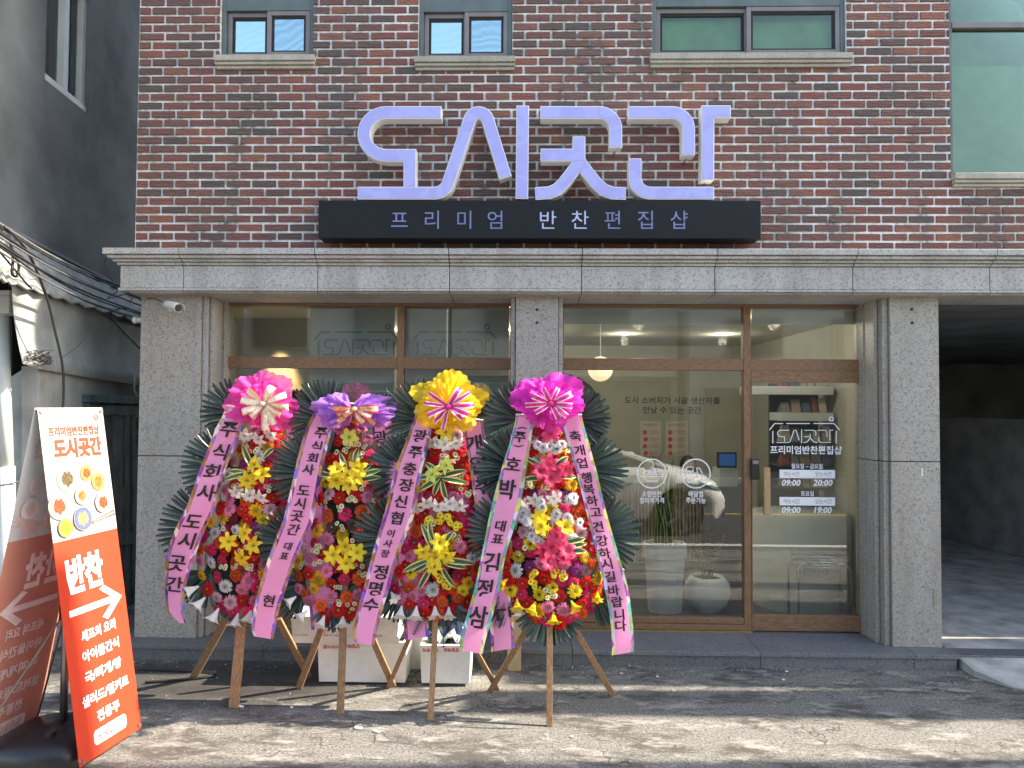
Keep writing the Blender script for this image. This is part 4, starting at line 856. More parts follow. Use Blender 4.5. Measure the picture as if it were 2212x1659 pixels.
WR[3] = dict(yf=-1.02, label='third flower wreath from the left with yellow tissue bow', top=(965, 930), bot=(935, 1325), prof=[(920, 930, 1000), (1000, 915, 1025), (1060, 900, 1038), (1130, 880, 1048), (1200, 862, 1040), (1270, 845, 1035), (1305, 870, 1010), (1330, 900, 975)],
  g=[(G_, 'L440,580 Y370,620 R240,560 R258,740 R430,740 R200,830 R490,840 K130,1020 R200,1030 M400,1035 Y440,1000 R490,960 P115,1110 M210,1110 R280,1130 P410,1120 P520,1130 R510,760 R360,870 P250,1270'),
     (H_, 'R590,345 O570,460 M550,560 M460,620 P510,690 R830,430 P820,470 P980,600 W1085,710 M960,870 R770,860 K520,840 R410,830 M370,980 O500,985 P615,1010 W720,1000 R820,990 K1000,1010 Y1050,930 O960,1070 O810,1110 R500,1130 M635,1130 P410,1080 R1040,1110 M640,900 R910,320 R970,470 R1050,590 R900,740')],
  l=[(G_, 'y335,560 g240,930 g360,850'), (H_, 'y780,560 y640,640 y850,670 y760,710 y740,780')], w=[(G_, '230,650 330,670 430,660 80,1220 175,1180 285,1210 380,1190 470,1200')],
  s=[(G_, 'E340,690 E345,760 E410,770 E310,920 E480,950 E510,1070 E540,1080'), (H_, 'K700,350 K780,330 K860,340 K900,390 K960,400 K700,400 K810,900 K860,940 E740,400 E930,510')],
  v=[(G_, '290,930,70,975 290,950,110,1060 300,940,530,890 310,960,550,1010 290,980,240,1110 310,980,355,1150 270,900,160,820 300,890,320,790'), (H_, '730,640,610,380 740,620,690,350 780,600,920,440 800,720,1120,760 800,740,1040,800 690,720,440,840 700,740,540,840 790,760,950,980 720,770,590,1000')],
  t=[(H_, 'W330,1020,370,1090 W430,1150,410,1260 W570,1150,555,1270 W740,1150,745,1260 W870,1160,870,1260')],
  rl=[(897, 940, 893), (887, 932, 926), (856, 912, 1010), (832, 895, 1106), (806, 862, 1195), (786, 840, 1272), (770, 822, 1330), (761, 812, 1375), (766, 808, 1391)],
  rr=[(1000, 1044, 912), (1012, 1056, 985), (1025, 1070, 1080), (1040, 1088, 1200), (1055, 1106, 1320), (1061, 1112, 1404)],
  lt=[('광', 907, 942, .98), ('주', 897, 977, .98), ('충', 885, 1013, .98), ('장', 877, 1048, 1.0), ('신', 866, 1083, .98), ('협', 857, 1119, .98), ('이', 844, 1152, .60), ('사', 838, 1174, .60), ('장', 832, 1196, .60), ('정', 822, 1236, 1.1), ('명', 811, 1272, 1.1), ('수', 801, 1308, 1.12)],
  rt=[('개', 1024, 958, 1.3), ('업', 1032, 1003, 1.3), ('주', 1043, 1052, 1.2), ('다', 1092, 1330, 1.3)], legs=((941, 1330, 930, 1547, .034), (888, 1370, 838, 1485, .03), (1030, 1410, 1075, 1490, .03)), holo='holo_purple', wood='easel_wood')
WR[4] = dict(yf=-1.08, label='rightmost flower wreath with magenta tissue bow and pink lilies', top=(1190, 930), bot=(1190, 1345), prof=[(925, 1155, 1222), (1000, 1135, 1248), (1060, 1125, 1262), (1120, 1112, 1272), (1190, 1095, 1290), (1250, 1080, 1305), (1300, 1100, 1295), (1345, 1150, 1240)],
  g=[(G_, 'W1110,610 M1130,560 R1095,710 R1285,755 W1155,800 Y1210,740 Y1350,760 Y1090,990 R1020,1080 V1110,1100 P1190,1105 P1300,1090 V1420,1100 Y1430,1010 R1380,990 M1120,1245 K1270,1225 M1370,1240 O1475,1270 O990,1290 R1390,800 R1480,1080'),
     (I_, 'O905,430 L620,460 L1150,470 K685,570 M575,570 Y1200,700 Y1120,570 M1110,710 R1200,560 K570,690 M680,640 O470,660 R460,790 W550,820 V680,790 P780,760 V1110,820 L1200,820 R820,900 M1080,930 R610,940 K500,1000 M600,1040 K770,1040 R660,1130 K890,980 R950,1060 K1100,1010 M1220,1030 R1200,930 Y1310,900 P850,1160 P990,1190 R1160,1130 D540,500 R1290,640 O1270,760 P1000,760')],
  l=[(G_, 'p1265,570 p1240,830 p1170,900 p1310,900 p1380,880 p1250,960 y1170,1300'), (I_, 'y800,400 y1000,420 p930,500 p800,620 p880,600 p960,600 p1020,640 p850,740 p920,710 p1000,700')], w=[(G_, '1120,1150 1280,1140 990,1180'), ],
  s=[(G_, 'S1170,680 S1250,660 S1320,680 E1050,1010 E1110,1020 E1250,1010 E1200,1020 S1430,1150 S1200,1180 S1040,1240 S1060,1330 S1320,1290 S1420,1320 E1420,690'), (I_, 'S740,520 S1050,520 S640,350 S1090,380 K730,870 K920,850 K720,960 K960,900 E920,1050 E860,1040 E600,640 E1020,850')],
  v=[(G_, '1200,880,1020,780 1200,950,1000,980 1300,850,1410,770 1310,940,1480,950 1300,880,1420,840'), (I_, '860,520,740,420 870,500,860,350 960,500,1060,430 1010,560,1200,520 1020,600,1210,570 1020,640,1210,640')],
  t=[(I_, 'y470,900,400,960 y560,1080,560,1180 y730,1110,690,1210 y900,1200,900,1310 y1060,1100,1110,1190 y1310,1020,1310,1100')],
  rl=[(1114, 1152, 900), (1108, 1149, 930), (1085, 1137, 1010), (1060, 1120, 1106), (1043, 1094, 1190), (1026, 1078, 1272), (1008, 1062, 1335), (993, 1046, 1393), (995, 1044, 1409)],
  rr=[(1214, 1257, 900), (1226, 1270, 950), (1246, 1289, 1020), (1267, 1309, 1106), (1288, 1333, 1190), (1307, 1356, 1272), (1319, 1366, 1345), (1322, 1370, 1400), (1321, 1369, 1412)],
  lt=[('(', 1127, 925, .8), ('주', 1123, 944, .86), (')', 1120, 963, .8), ('호', 1108, 1002, 1.12), ('박', 1096, 1058, 1.2), ('대', 1081, 1136, .82), ('표', 1075, 1164, .82), ('김', 1062, 1216, 1.2), ('정', 1047, 1273, 1.15), ('삼', 1033, 1333, 1.25)],
  rt=[(c_, x_, y_, .80) for c_, x_, y_ in (('축', 1243, 942), ('개', 1252, 973), ('업', 1257, 1000), ('행', 1267, 1032), ('복', 1272, 1057), ('하', 1279, 1082), ('고', 1287, 1106), ('건', 1292, 1138), ('강', 1301, 1168), ('하', 1306, 1195), ('시', 1311, 1218), ('길', 1318, 1246), ('바', 1326, 1275), ('랍', 1333, 1300), ('니', 1338, 1328), ('다', 1341, 1352))],
  legs=((1187, 1385, 1187, 1558, .036), (1150, 1340, 1057, 1495, .036), (1240, 1355, 1325, 1503, .036)), holo='holo_green', wood='easel_wood')
# palm fans, offsets in px relative to each wreath: (centre x, centre y, radius, first angle, last angle, leaflets, forward)
FAN = {
 1: [(520, 893, 84, 82, 222, 17), (506, 1012, 112, 112, 232, 19), (465, 1140, 118, 118, 232, 19), (640, 895, 60, 20, 95, 9), (455, 1235, 78, 175, 300, 15), (520, 1290, 55, 215, 330, 13)],
 2: [(712, 905, 92, 62, 215, 20), (692, 1022, 108, 95, 222, 20), (655, 1172, 100, 110, 225, 18), (815, 905, 62, 10, 100, 12), (666, 1258, 88, 135, 262, 18), (725, 1300, 62, 215, 330, 14)],
 3: [(922, 905, 96, 72, 232, 19), (890, 1018, 96, 100, 235, 20), (868, 1165, 108, 100, 230, 20), (1010, 905, 70, 0, 95, 12), (872, 1260, 84, 190, 285, 12), (960, 1280, 70, 230, 330, 12)],
 4: [(1128, 905, 90, 72, 235, 19), (1120, 1010, 100, 95, 225, 19), (1112, 1150, 108, 90, 230, 19), (1245, 905, 76, -70, 90, 19), (1255, 1015, 100, -70, 70, 19), (1276, 1152, 108, -72, 68, 19), (1187, 1300, 94, 205, 335, 19), (1100, 1270, 90, 185, 262, 14), (1275, 1270, 90, -80, -5, 14)]}
def wreath(k):
    D = WR[k]; yf = D['yf']
    def Bp(py): return yf + .10 + .05 * (1.92 - (py - 872) / 340)      # body plane at the height of that pixel row
    def P(px, py, off=0.0): return U(px, py, Bp(py) + off)
    base = P(D['legs'][0][2], D['legs'][0][3]); root = empty('flower_wreath', (base.x, yf, 0), D['label'], 'flower wreath', 'congratulation wreaths in front of the shop'); RM = wm(root)
    # easel
    for i, (x0, y0_, x1, y1_, w) in enumerate(D['legs']):
        if i == 0:
            a, b_ = U(D['top'][0], 1000, Bp(1000) + .10), U(x1, y1_, yf); a = U(x0 + (x0 - x1) * (y0_ - 1000) / (y1_ - y0_), 1000, Bp(1000) + .09); b_.z = 0
        else:
            b_ = U(x1, y1_, yf); d_ = (U(x1, y1_, 0) - CAM); b_ = CAM + d_ * (-CAM.z / d_.z); a0 = P(x0, y0_, .10)
            a = a0 + (a0 - b_) * .06; a.y = max(a.y, Bp(y0_) + .09)
        t_ = (b_ - a).normalized(); c = MB(); c.bar(a, b_, w, .022 if w > .032 else w * .8); obj('leg', c, M[D['wood']], root, bevel=.002)
    # dark floral foam body
    c = MB(); L_ = [P(x0, y, .045) for y, x0, x1 in D['prof']]; Rr = [P(x1, y, .045) for y, x0, x1 in D['prof']]; n = len(L_)
    vs = []
    for l_, r_ in zip(L_, Rr):
        for s_ in range(5): q_ = l_.lerp(r_, .05 + .9 * s_ / 4); q_.y -= .035 * math.sin(math.pi * s_ / 4); vs.append(q_)
        for s_ in range(5): q_ = l_.lerp(r_, .95 - .9 * s_ / 4); q_.y += .035; vs.append(q_)
    fs = [(i * 10 + j, i * 10 + (j + 1) % 10, (i + 1) * 10 + (j + 1) % 10, (i + 1) * 10 + j) for i in range(n - 1) for j in range(10)] + [tuple(range(10)), tuple(range((n - 1) * 10 + 9, (n - 1) * 10 - 1, -1))]
    c.add(vs, fs); obj('floral_foam', c, M['holder_dark'], root)
    # palm fans
    for (cx, cy, r_, a0, a1, nn) in FAN[k]:
        o_ = P(cx, cy, .02); e_ = P(cx + 10, cy, .02); pxm = (e_.x - o_.x) / 10
        am = R((a0 + a1) / 2); c = MB(); c.tube([o_ + Vector((-.05 * math.cos(am), .03, -.05 * math.sin(am))), o_ + Vector((.03 * math.cos(am), .0, .03 * math.sin(am)))], .012, 6)
        fan = obj('palm_fan', c, M['stem'], root); FMx = wm(fan)
        for i in range(nn):
            a = R(a0 + (a1 - a0) * (i + .12 * rnd.uniform(-1, 1) + .5) / nn); ln = r_ * pxm * rnd.uniform(.96, 1.03) * (1 - .12 * abs(2 * (i + .5) / nn - 1) ** 2)
            fwd = .05 + rnd.uniform(-.012, .012); d_ = Vector((math.cos(a), -fwd / ln * .9, math.sin(a))).normalized(); zax = Vector((0, -1, 0)) + Vector((rnd.uniform(-.4, .4), 0, rnd.uniform(-.4, .4))); yax = zax.cross(d_).normalized(); zax = d_.cross(yax)
            s_ = ln; wdt = .030 / .124 / 1.0
            Mx = Matrix(((d_.x * s_, yax.x * wdt * 1.05, zax.x * wdt, o_.x), (d_.y * s_, yax.y * wdt * 1.05, zax.y * wdt, o_.y), (d_.z * s_, yax.z * wdt * 1.05, zax.z * wdt, o_.z), (0, 0, 0, 1)))
            put('leaflet', rnd.choice(LEF), fan, Mx, None, FMx)
    # flowers
    taken = []
    def axis_x(py):
        pr = D['prof']; 
        for i in range(len(pr) - 1):
            if py <= pr[i + 1][0] or i == len(pr) - 2:
                u_ = (py - pr[i][0]) / (pr[i + 1][0] - pr[i][0]); x0 = pr[i][1] + (pr[i + 1][1] - pr[i][1]) * u_; x1 = pr[i][2] + (pr[i + 1][2] - pr[i][2]) * u_; return (x0 + x1) / 2, max(8, (x1 - x0) / 2)
    def nrm(px, py, j=.3):
        cx, hw = axis_x(py); u_ = (px - cx) / hw; v_ = (py - 1130) / 200
        return Vector((.55 * u_ + rnd.uniform(-j, j), -1, -.25 * v_ + .12 + rnd.uniform(-j, j)))
    def dep(px, py): cx, hw = axis_x(py); u_ = min(1, abs(px - cx) / hw); return -.055 * (1 - u_ * u_)
    def parse(lst):
        for f_, s_ in lst:
            for w_ in s_.split(): yield f_, w_
    def add_ger(px, py, col, off=0, s_=.060):
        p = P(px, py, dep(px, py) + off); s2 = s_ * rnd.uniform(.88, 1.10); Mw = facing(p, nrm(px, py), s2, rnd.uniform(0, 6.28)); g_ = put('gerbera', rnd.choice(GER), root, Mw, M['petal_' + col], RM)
        put('flower_center', GC, g_, Mw, M['center_dark'] if col in 'DBK' and rnd.random() < .6 else None, Mw)
    for f_, w_ in parse(D['g']):
        x_, y_ = map(float, w_[1:].split(',')); px, py = f_((x_, y_)); taken.append((px, py)); add_ger(px, py, w_[0], rnd.uniform(-.012, .012), .042 if w_[0] in 'V' and k == 1 else .047)
    # deeper flowers that fill the gaps
    tries = 0; pr = D['prof']
    while tries < 900:
        tries += 1; py = rnd.uniform(pr[0][0], pr[-1][0]); cx, hw = axis_x(py); px = cx + rnd.uniform(-1, 1) * (hw - 5)
        if all((px - a) ** 2 + (py - b_) ** 2 > (19 if k != 2 else 22) ** 2 for a, b_ in taken): taken.append((px, py)); add_ger(px, py, rnd.choice('RMPORMRYMO'), .013)
    def lil(px, py, m_, s_, tgt=None, off=-.055, me=None, j=.45):
        p = P(px, py, dep(px, py) + off); n_ = nrm(px, py, j) if tgt is None else tgt; Mw = facing(p, n_, s_, rnd.uniform(0, 6.28)); o_ = put('lily', me or rnd.choice(LIL), root, Mw, M[m_], RM); put('stamens', STA, o_, Mw, None, Mw)
    for f_, w_ in parse(D['l']):
        x_, y_ = map(float, w_[1:].split(',')); px, py = f_((x_, y_)); lil(px, py, {'y': 'lily_yellow', 'g': 'lily_green', 'p': 'lily_pink'}[w_[0]], .066, off=-.06 + rnd.uniform(-.015, .015))
    for f_, w_ in parse(D['w']):
        px, py = f_(tuple(map(float, w_.split(',')))); lil(px, py - 4, 'lily_white', .058, Vector((rnd.uniform(-.4, .4), -1, rnd.uniform(-.75, -.35))), -.045)
    for f_, w_ in parse(D['s']):
        x_, y_ = map(float, w_[1:].split(',')); px, py = f_((x_, y_)); p = P(px, py, dep(px, py) - .035)
        if w_[0] == 'S':
            for i in range(3): q_ = p + Vector((rnd.uniform(-.03, .03), rnd.uniform(-.01, .01), rnd.uniform(-.025, .025))); Mw = facing(q_, nrm(px, py, .5), .036); o_ = put('chrysanthemum', SPI, root, Mw, None, RM)
        else:
            for i in range(3 if w_[0] == 'E' else 4):
                q_ = p + Vector((rnd.uniform(-.026, .026), rnd.uniform(-.01, .01), rnd.uniform(-.024, .024))); s_ = .017 if w_[0] == 'E' else .021
                Mw = facing(q_, nrm(px, py, .6), s_); o_ = put('daisy', DAI, root, Mw, M['petal_' + w_[0]] if w_[0] == 'E' else M['lily_yellow'], RM); put('flower_center', GC, o_, Mw @ Matrix.Diagonal((1.6, 1.6, .9, 1)), None, Mw)
    for f_, w_ in parse(D['v']):
        a, b_, c2, d2 = map(float, w_.split(',')); p0_, p1_ = f_((a, b_)), f_((c2, d2)); v0 = P(*p0_, dep(*p0_) - .05); v1 = P(*p1_, -.075); d_ = v1 - v0; ln = d_.length; d_.normalize()
        z_ = Vector((rnd.uniform(-.5, .5), -1, .3)); y2 = z_.cross(d_).normalized(); z2 = d_.cross(y2); ws = max(.22, ln * 1.15)
        Mw = Matrix(((d_.x * ln, y2.x * ws, z2.x * ln, v0.x), (d_.y * ln, y2.y * ws, z2.y * ln, v0.y), (d_.z * ln, y2.z * ws, z2.z * ln, v0.z), (0, 0, 0, 1))); put('striped_leaf', rnd.choice(VAR), root, Mw, None, RM)
    for f_, w_ in parse(D['t']):
        a, b_, c2, d2 = map(float, w_[1:].split(',')); p0_, p1_ = f_((a, b_)), f_((c2, d2)); v0, v1 = P(*p0_, -.05), P(*p1_, -.085)
        Mw = facing(v0, v1 - v0, (v1 - v0).length * .98, rnd.uniform(0, 6)); put('lily', rnd.choice(TRU), root, Mw, M['lily_white'] if w_[0] == 'W' else M['lily_yellow'], RM)
    # ribbons
    for side, key, tk in ((0, 'rl', 'lt'), (1, 'rr', 'rt')):
        rows = D[key]; off = -.10 if side == 0 or k == 4 else -.058; N_ = 40; ys0, ys1 = rows[0][2], rows[-1][2]; c = MB(); vs = []
        def row(y):
            for i in range(len(rows) - 1):
                if y <= rows[i + 1][2] or i == len(rows) - 2:
                    # smooth (Catmull) interpolation
                    u_ = (y - rows[i][2]) / (rows[i + 1][2] - rows[i][2]); g2 = lambda q_: [rows[max(i - 1, 0)][q_], rows[i][q_], rows[i + 1][q_], rows[min(i + 2, len(rows) - 1)][q_]]
                    def cr(a): return .5 * (2 * a[1] + (a[2] - a[0]) * u_ + (2 * a[0] - 5 * a[1] + 4 * a[2] - a[3]) * u_ ** 2 + (3 * a[1] - a[0] - 3 * a[2] + a[3]) * u_ ** 3)
                    return cr(g2(0)), cr(g2(1))
        def wave(u_, v_): return .010 * math.sin(u_ * 7 + k) + .006 * math.sin(u_ * 17 + v_ * 3 + k * 2) - .035 * u_ * u_ + .012 * (v_ - .5) ** 2
        fr = [0, .06, .145, .32, .5, .68, .855, .94, 1]
        for i in range(N_ + 1):
            y = ys0 + (ys1 - ys0) * i / N_; a, b_ = row(y); sl_ = (b_ - a) * .16 * (1 if side == 0 else -1)      # cut across the slope
            for v_ in fr: vs.append(P(a + (b_ - a) * v_, y + sl_ * (v_ - .5) * (1 if side == 0 else 1), off + wave(i / N_, v_)))
        W_ = len(fr); fs = []; ms = []
        for i in range(N_):
            for j in range(W_ - 1): fs.append((i * W_ + j, i * W_ + j + 1, (i + 1) * W_ + j + 1, (i + 1) * W_ + j)); ms.append(1 if j < 2 or j > W_ - 4 else 0)
        c.add(vs, fs); c.m = ms; rb = obj('ribbon', c, [M['rib_pink'], M[D['holo']]], root, smooth=True)
        for (s_, px, py, sz) in D[tk]:
            c = MB()
            if (s_, INKB) not in TX: continue
            u_ = (py - ys0) / (ys1 - ys0); ra, rb2 = row(py - 12), row(py + 12); dx = (rb2[0] + rb2[1] - ra[0] - ra[1]) / 2; ang = math.atan2(dx, 24)
            p = P(px, py, off + wave(u_, .5) - .006); K = TX[(s_, INKB)]; sc = .090 * sz; ys_ = 1.28 if k == 4 and side == 0 and s_ in '박김정삼' else .96; rot = Matrix.Rotation(R(90), 4, 'X')
            MX = Matrix.Translation(p) @ Matrix.Rotation(ang * .0, 4, 'Y') @ rot @ Matrix(((sc * 1.10, math.tan(-ang) * sc * .8, 0, 0), (-.10 * sc * (1 if side == 0 else -1), sc * ys_, 0, 0), (0, 0, 1, 0), (0, 0, 0, 1)))
            if s_ in '()': MX = Matrix.Translation(p) @ rot @ Matrix.Rotation(R(-90), 4, 'Z') @ Matrix.Diagonal((sc * .7, sc * .9, 1, 1))
            for dx_ in (-.013, .013): c.text((s_, INKB), Matrix.Translation((dx_ * .09 * sz, -.0002 * (dx_ > 0), 0)) @ MX)
            obj('ribbon_character', c, M['ink'], rb)
    # hook bar the ribbons hang from
    c = MB(); a, b_ = P(D['rl'][0][0], D['rl'][0][2] - 4, -.095), P(D['rr'][0][1], D['rr'][0][2] - 4, -.06); c.tube([a, b_], .006, 6); obj('ribbon_bar', c, M['sign_white'], root)
    return root, P
def rosette(P, cx, cy, rx, ry, m, root, sect=None, layers=5, seed=1, amp=1.0, dz=-.09):
    q = random.Random(seed); o_ = P(cx, cy, dz); pm = (P(cx + 10, cy, dz).x - o_.x) / 10
    for L_ in range(layers):
        sc = 1 - L_ * .14; segs = 96; rings = 6; k1, k2, k3 = q.randint(4, 7), q.randint(9, 13), q.randint(2, 5); f1, f2, f3 = [q.uniform(0, 6.28) for _ in range(3)]; c = MB(); vs = []; fs = []
        ranges = sect or [(0, 360)]
        for (a0, a1) in ranges:
            n0 = len(vs); full = a1 - a0 >= 360
            for i in range(segs + 1):
                th = R(a0 + (a1 - a0) * i / segs)
                for j in range(rings + 1):
                    r_ = j / rings; e = 1 + .13 * math.sin(k3 * th + f3) + .05 * math.sin(7 * th + f1) + .035 * math.sin(31 * th) * (r_ > .9)
                    if not full: e *= (.62 + .38 * math.sin(math.pi * i / segs))
                    pleat = r_ ** 1.2 * (math.sin(k1 * th + f1 + 2.2 * r_ + .8 * math.sin(2 * th + f2)) * .14 + math.sin(k2 * th + f2 - 2 * r_ + math.sin(3 * th)) * .085 + math.sin(23 * th + 5 * r_) * .02) * amp
                    vs.append(o_ + Vector((rx * pm * sc * r_ * e * math.cos(th), -.02 - L_ * .012 - .04 * (1 - r_) - .030 * L_ * (r_ * .5) + pleat * rx * pm, ry * pm * sc * r_ * e * math.sin(th))))
            for i in range(segs):
                for j in range(rings): a = n0 + i * (rings + 1) + j; fs.append((a, a + 1, a + rings + 2, a + rings + 1))
        c.add(vs, fs); obj('tissue_layer', c, M[m], root, smooth=True)
brn = random.Random(21); tw_ = [0.3]
def bow(P, cx, cy, loops, mE, mC, root, dz, wd=.036):
    o_ = P(cx, cy, dz); pm = (P(cx + 10, cy, dz).x - o_.x) / 10
    for (ang, ln, tail) in loops:
        a = R(ang); L_ = ln * pm; d_ = Vector((math.cos(a), 0, math.sin(a))); s_ = Vector((-math.sin(a), 0, math.cos(a))); s_ = (s_ * math.cos(tw_[0]) + Vector((0, -1, 0)) * math.sin(tw_[0])); c = MB(); vs = []; pts = []; tw_[0] = brn.uniform(-.9, .9)
        if tail: pts = [(0, 0), (.3, -.03), (.6, -.015), (.85, -.035), (1, -.02)]; W2 = [.3, .8, 1, 1, 1]
        else: pts = [(0, 0), (.2, -.03), (.45, -.05), (.75, -.055), (.95, -.04), (1.0, -.02), (.93, -.004), (.7, .004), (.4, .0), (.1, 0)]; W2 = [.3, .7, .95, 1, 1, 1, 1, .9, .7, .3]
        for (u_, dy), w_ in zip(pts, W2):
            base = o_ + d_ * (L_ * u_) + Vector((0, dy, 0))
            for v_ in (-1, -.6, 0, .6, 1): vs.append(base + s_ * (v_ * wd / 2 * w_) + Vector((0, .004 * abs(v_) + .003 * math.sin(v_ * 4 + ang), 0)))
        fs = [(i * 5 + j, i * 5 + j + 1, i * 5 + j + 6, i * 5 + j + 5) for i in range(len(pts) - 1) for j in range(4)]
        c.add(vs, fs); c.m = [0 if j in (0, 3) else 1 for i in range(len(pts) - 1) for j in range(4)]; obj('bow_tail' if tail else 'bow_loop', c, [M[mE], M[mC]], root, smooth=True)
    c = MB(); c.lathe([(.0001, -.016), (.016, -.012), (.02, 0), (.016, .012), (.0001, .016)], o_ + Vector((0, -.03, 0)), 12); obj('bow_knot', c, M[mC], root, smooth=True)
w1, P1 = wreath(1); w2, P2 = wreath(2); w3, P3 = wreath(3); w4, P4 = wreath(4)
rosette(P1, 570, 868, 80, 60, 'tis_pink', w1, seed=3, amp=.9)
bow(P1, 572, 872, [(170, 50, 0), (140, 46, 0), (203, 50, 0), (228, 40, 0), (62, 42, 0), (22, 52, 0), (-8, 54, 0), (-32, 44, 0), (-62, 50, 1), (-84, 58, 1)], 'bow_coral', 'bow_cream', w1, -.255, .050)
rosette(P2, 768, 887, 80, 62, 'tis_purple', w2, sect=[(108, 250), (-70, 72)], seed=5, layers=4, amp=1.1)
bow(P2, 768, 884, [(178, 48, 0), (200, 40, 0), (218, 46, 1), (2, 50, 0), (-20, 40, 0), (-36, 54, 1), (-55, 36, 0), (215, 28, 0)], 'bow_wine', 'bow_gold', w2, -.235, .050)
rosette(P3, 970, 868, 76, 64, 'tis_yellow', w3, seed=8, layers=4, amp=.75)
bow(P3, 970, 878, [(146, 52, 0), (172, 54, 0), (203, 50, 0), (228, 46, 1), (58, 46, 0), (33, 54, 0), (4, 54, 0), (-22, 46, 0), (-42, 40, 1), (256, 52, 1)], 'bow_edge', 'bow_hot', w3, -.245, .038)
rosette(P4, 1186, 866, 76, 62, 'tis_magenta', w4, seed=13, amp=1.1)
bow(P4, 1190, 872, [(158, 44, 0), (184, 56, 0), (210, 40, 0), (118, 36, 0), (66, 38, 0), (26, 50, 0), (-6, 46, 0), (-38, 44, 0), (-62, 36, 0)], 'bow_edge', 'bow_hot', w4, -.26, .036)
# fern fronds under the third wreath
for (x0, y0_, x1, y1_) in ((925, 1310, 893, 1372), (940, 1315, 930, 1392), (955, 1315, 958, 1400), (985, 1310, 1000, 1368), (900, 1300, 868, 1352)):
    a, b_ = P3(x0, y0_, -.02), P3(x1, y1_, -.05); c = MB(); c.tube([a, b_], .003, 4); d_ = (b_ - a); s_ = Vector((d_.z, 0, -d_.x)).normalized()
    for i in range(16):
        p = a + d_ * (i / 16); ln = .055 * (1 - i / 22)
        for q_ in (-1, 1): e = p + s_ * q_ * ln + d_.normalized() * ln * .7; n_ = d_.normalized() * .004; c.add([p - n_, p + n_, e], [(0, 1, 2)])
    obj('fern_frond', c, M['palm'], w3)

# ------------------------------------------------------------------ CCTV camera, vent fitting, styrofoam boxes
p = U(378, 662, -.06); cc = empty('security_camera', (p.x, .06, p.z), 'white bullet security camera on the left granite pillar', 'camera')
c = MB(); a, b_ = Vector((p.x - .07, -.02, p.z + .012)), Vector((p.x + .06, -.13, p.z - .022)); c.tube([a, b_], .032, 12); obj('body', c, M['pvc'], cc, smooth=False)
c = MB(); d_ = (b_ - a).normalized(); c.tube([b_, b_ + d_ * .006], .026, 12); obj('lens', c, M['plastic_black'], cc)
c = MB(); s_ = Vector((d_.y, -d_.x, 0)); vs = []
for i in range(6):
    for j in range(7): an = R(-20 + 220 * j / 6); vs.append(a + d_ * (i / 5 * .21 - .01) + s_ * (.042 * math.cos(an)) * -1 + Vector((0, 0, .040 * math.sin(an))))
c.add(vs, [(i * 7 + j, i * 7 + j + 1, (i + 1) * 7 + j + 1, (i + 1) * 7 + j) for i in range(5) for j in range(6)]); sh_ = obj('sun_hood', c, M['pvc'], cc, smooth=True); sm = sh_.modifiers.new('s', 'SOLIDIFY'); sm.thickness = .003
c = MB(); c.tube([(p.x - .085, .06, p.z + .01), (p.x - .085, -.0, p.z + .01), (p.x - .05, -.03, p.z)], .015, 8); c.tube([(p.x - .085, .06, p.z + .01), (p.x - .085, .05, p.z + .01)], .035, 12); obj('bracket', c, M['pvc'], cc)
p = U(300, 691, .12); c = MB(); c.tube([(p.x - .05, .14, p.z), (p.x - .02, .14, p.z)], .028, 12); c.tube([(p.x - .02, .14, p.z), (p.x + .09, .14, p.z)], .022, 12); c.tube([(p.x + .02, .14, p.z), (p.x + .035, .14, p.z)], .030, 12); v_ = link('pipe_fitting', mesh('pipe_fitting', c, M['pvc'])); tag(v_, 'grey plastic pipe fitting sticking out of the left pillar side', 'pipe fitting')
def foam_box(x0, x1, y0_, y1_, Y, dep_, label, lidless=True, text=None, off=0):
    a = U(x0, y1_, Y); b_ = U(x1, y0_, Y); X0, X1, Z0, Z1 = a.x, b_.x, max(0.002, a.z) if y1_ > 1455 else a.z, b_.z; t = .03
    root = empty('styrofoam_box', ((X0 + X1) / 2, Y, Z0), label, 'box', 'white styrofoam boxes behind the wreaths'); c = MB()
    tp = .012
    def ring(e, z): return [(X0 + e, Y + e, z), (X1 - e, Y + e, z), (X1 - e, Y + dep_ - e, z), (X0 + e, Y + dep_ - e, z)]
    ringstack(c, [ring(tp, Z0), ring(.004, Z1 - .06), ring(.004, Z1 - .035), ring(0, Z1 - .033), ring(0, Z1)] + ([ring(t, Z1), ring(t + .01, Z0 + .03)] if lidless else []))
    if not lidless: c.add(ring(0, Z1), [(0, 1, 2, 3)])
    else: c.add(ring(t + .01, Z0 + .03), [(0, 1, 2, 3)])
    obj('shell', c, M['styrofoam'], root, bevel=.004)
    if text:
        for (s_, px, py, h, ang) in text:
            c = MB()
            q_ = U(px, py, Y + tp * .3 - .004); K = TX[(s_, .03)]; sc = h / 1533 * cam_dist(Y) / K[3]
            c.text((s_, .03), Matrix.Translation(q_) @ Matrix.Rotation(R(90), 4, 'X') @ Matrix.Rotation(R(ang), 4, 'Z') @ Matrix.Diagonal((sc, sc, 1, 1)))
            obj('red_print', c, M['red_print'], root)
    return root, (X0, X1, Z0, Z1)
r1, e1 = foam_box(684, 879, 1388, 1474, -.50, .34, 'large white styrofoam box on the asphalt, lowest of the left stack', True, [('당일배송', 760, 1396, 9, 180), ('신선식품', 715, 1397, 9, 180)])
r2, e2 = foam_box(627, 862, 1334, 1387, -.52, .30, 'white styrofoam box with red printed tape, topmost of the left stack', False, [('당일배송', 672, 1378, 11, 180), ('신선식품', 722, 1378, 11, 180), ('당일배송', 806, 1378, 11, 180), ('취급주의', 697, 1352, 11, 90)])
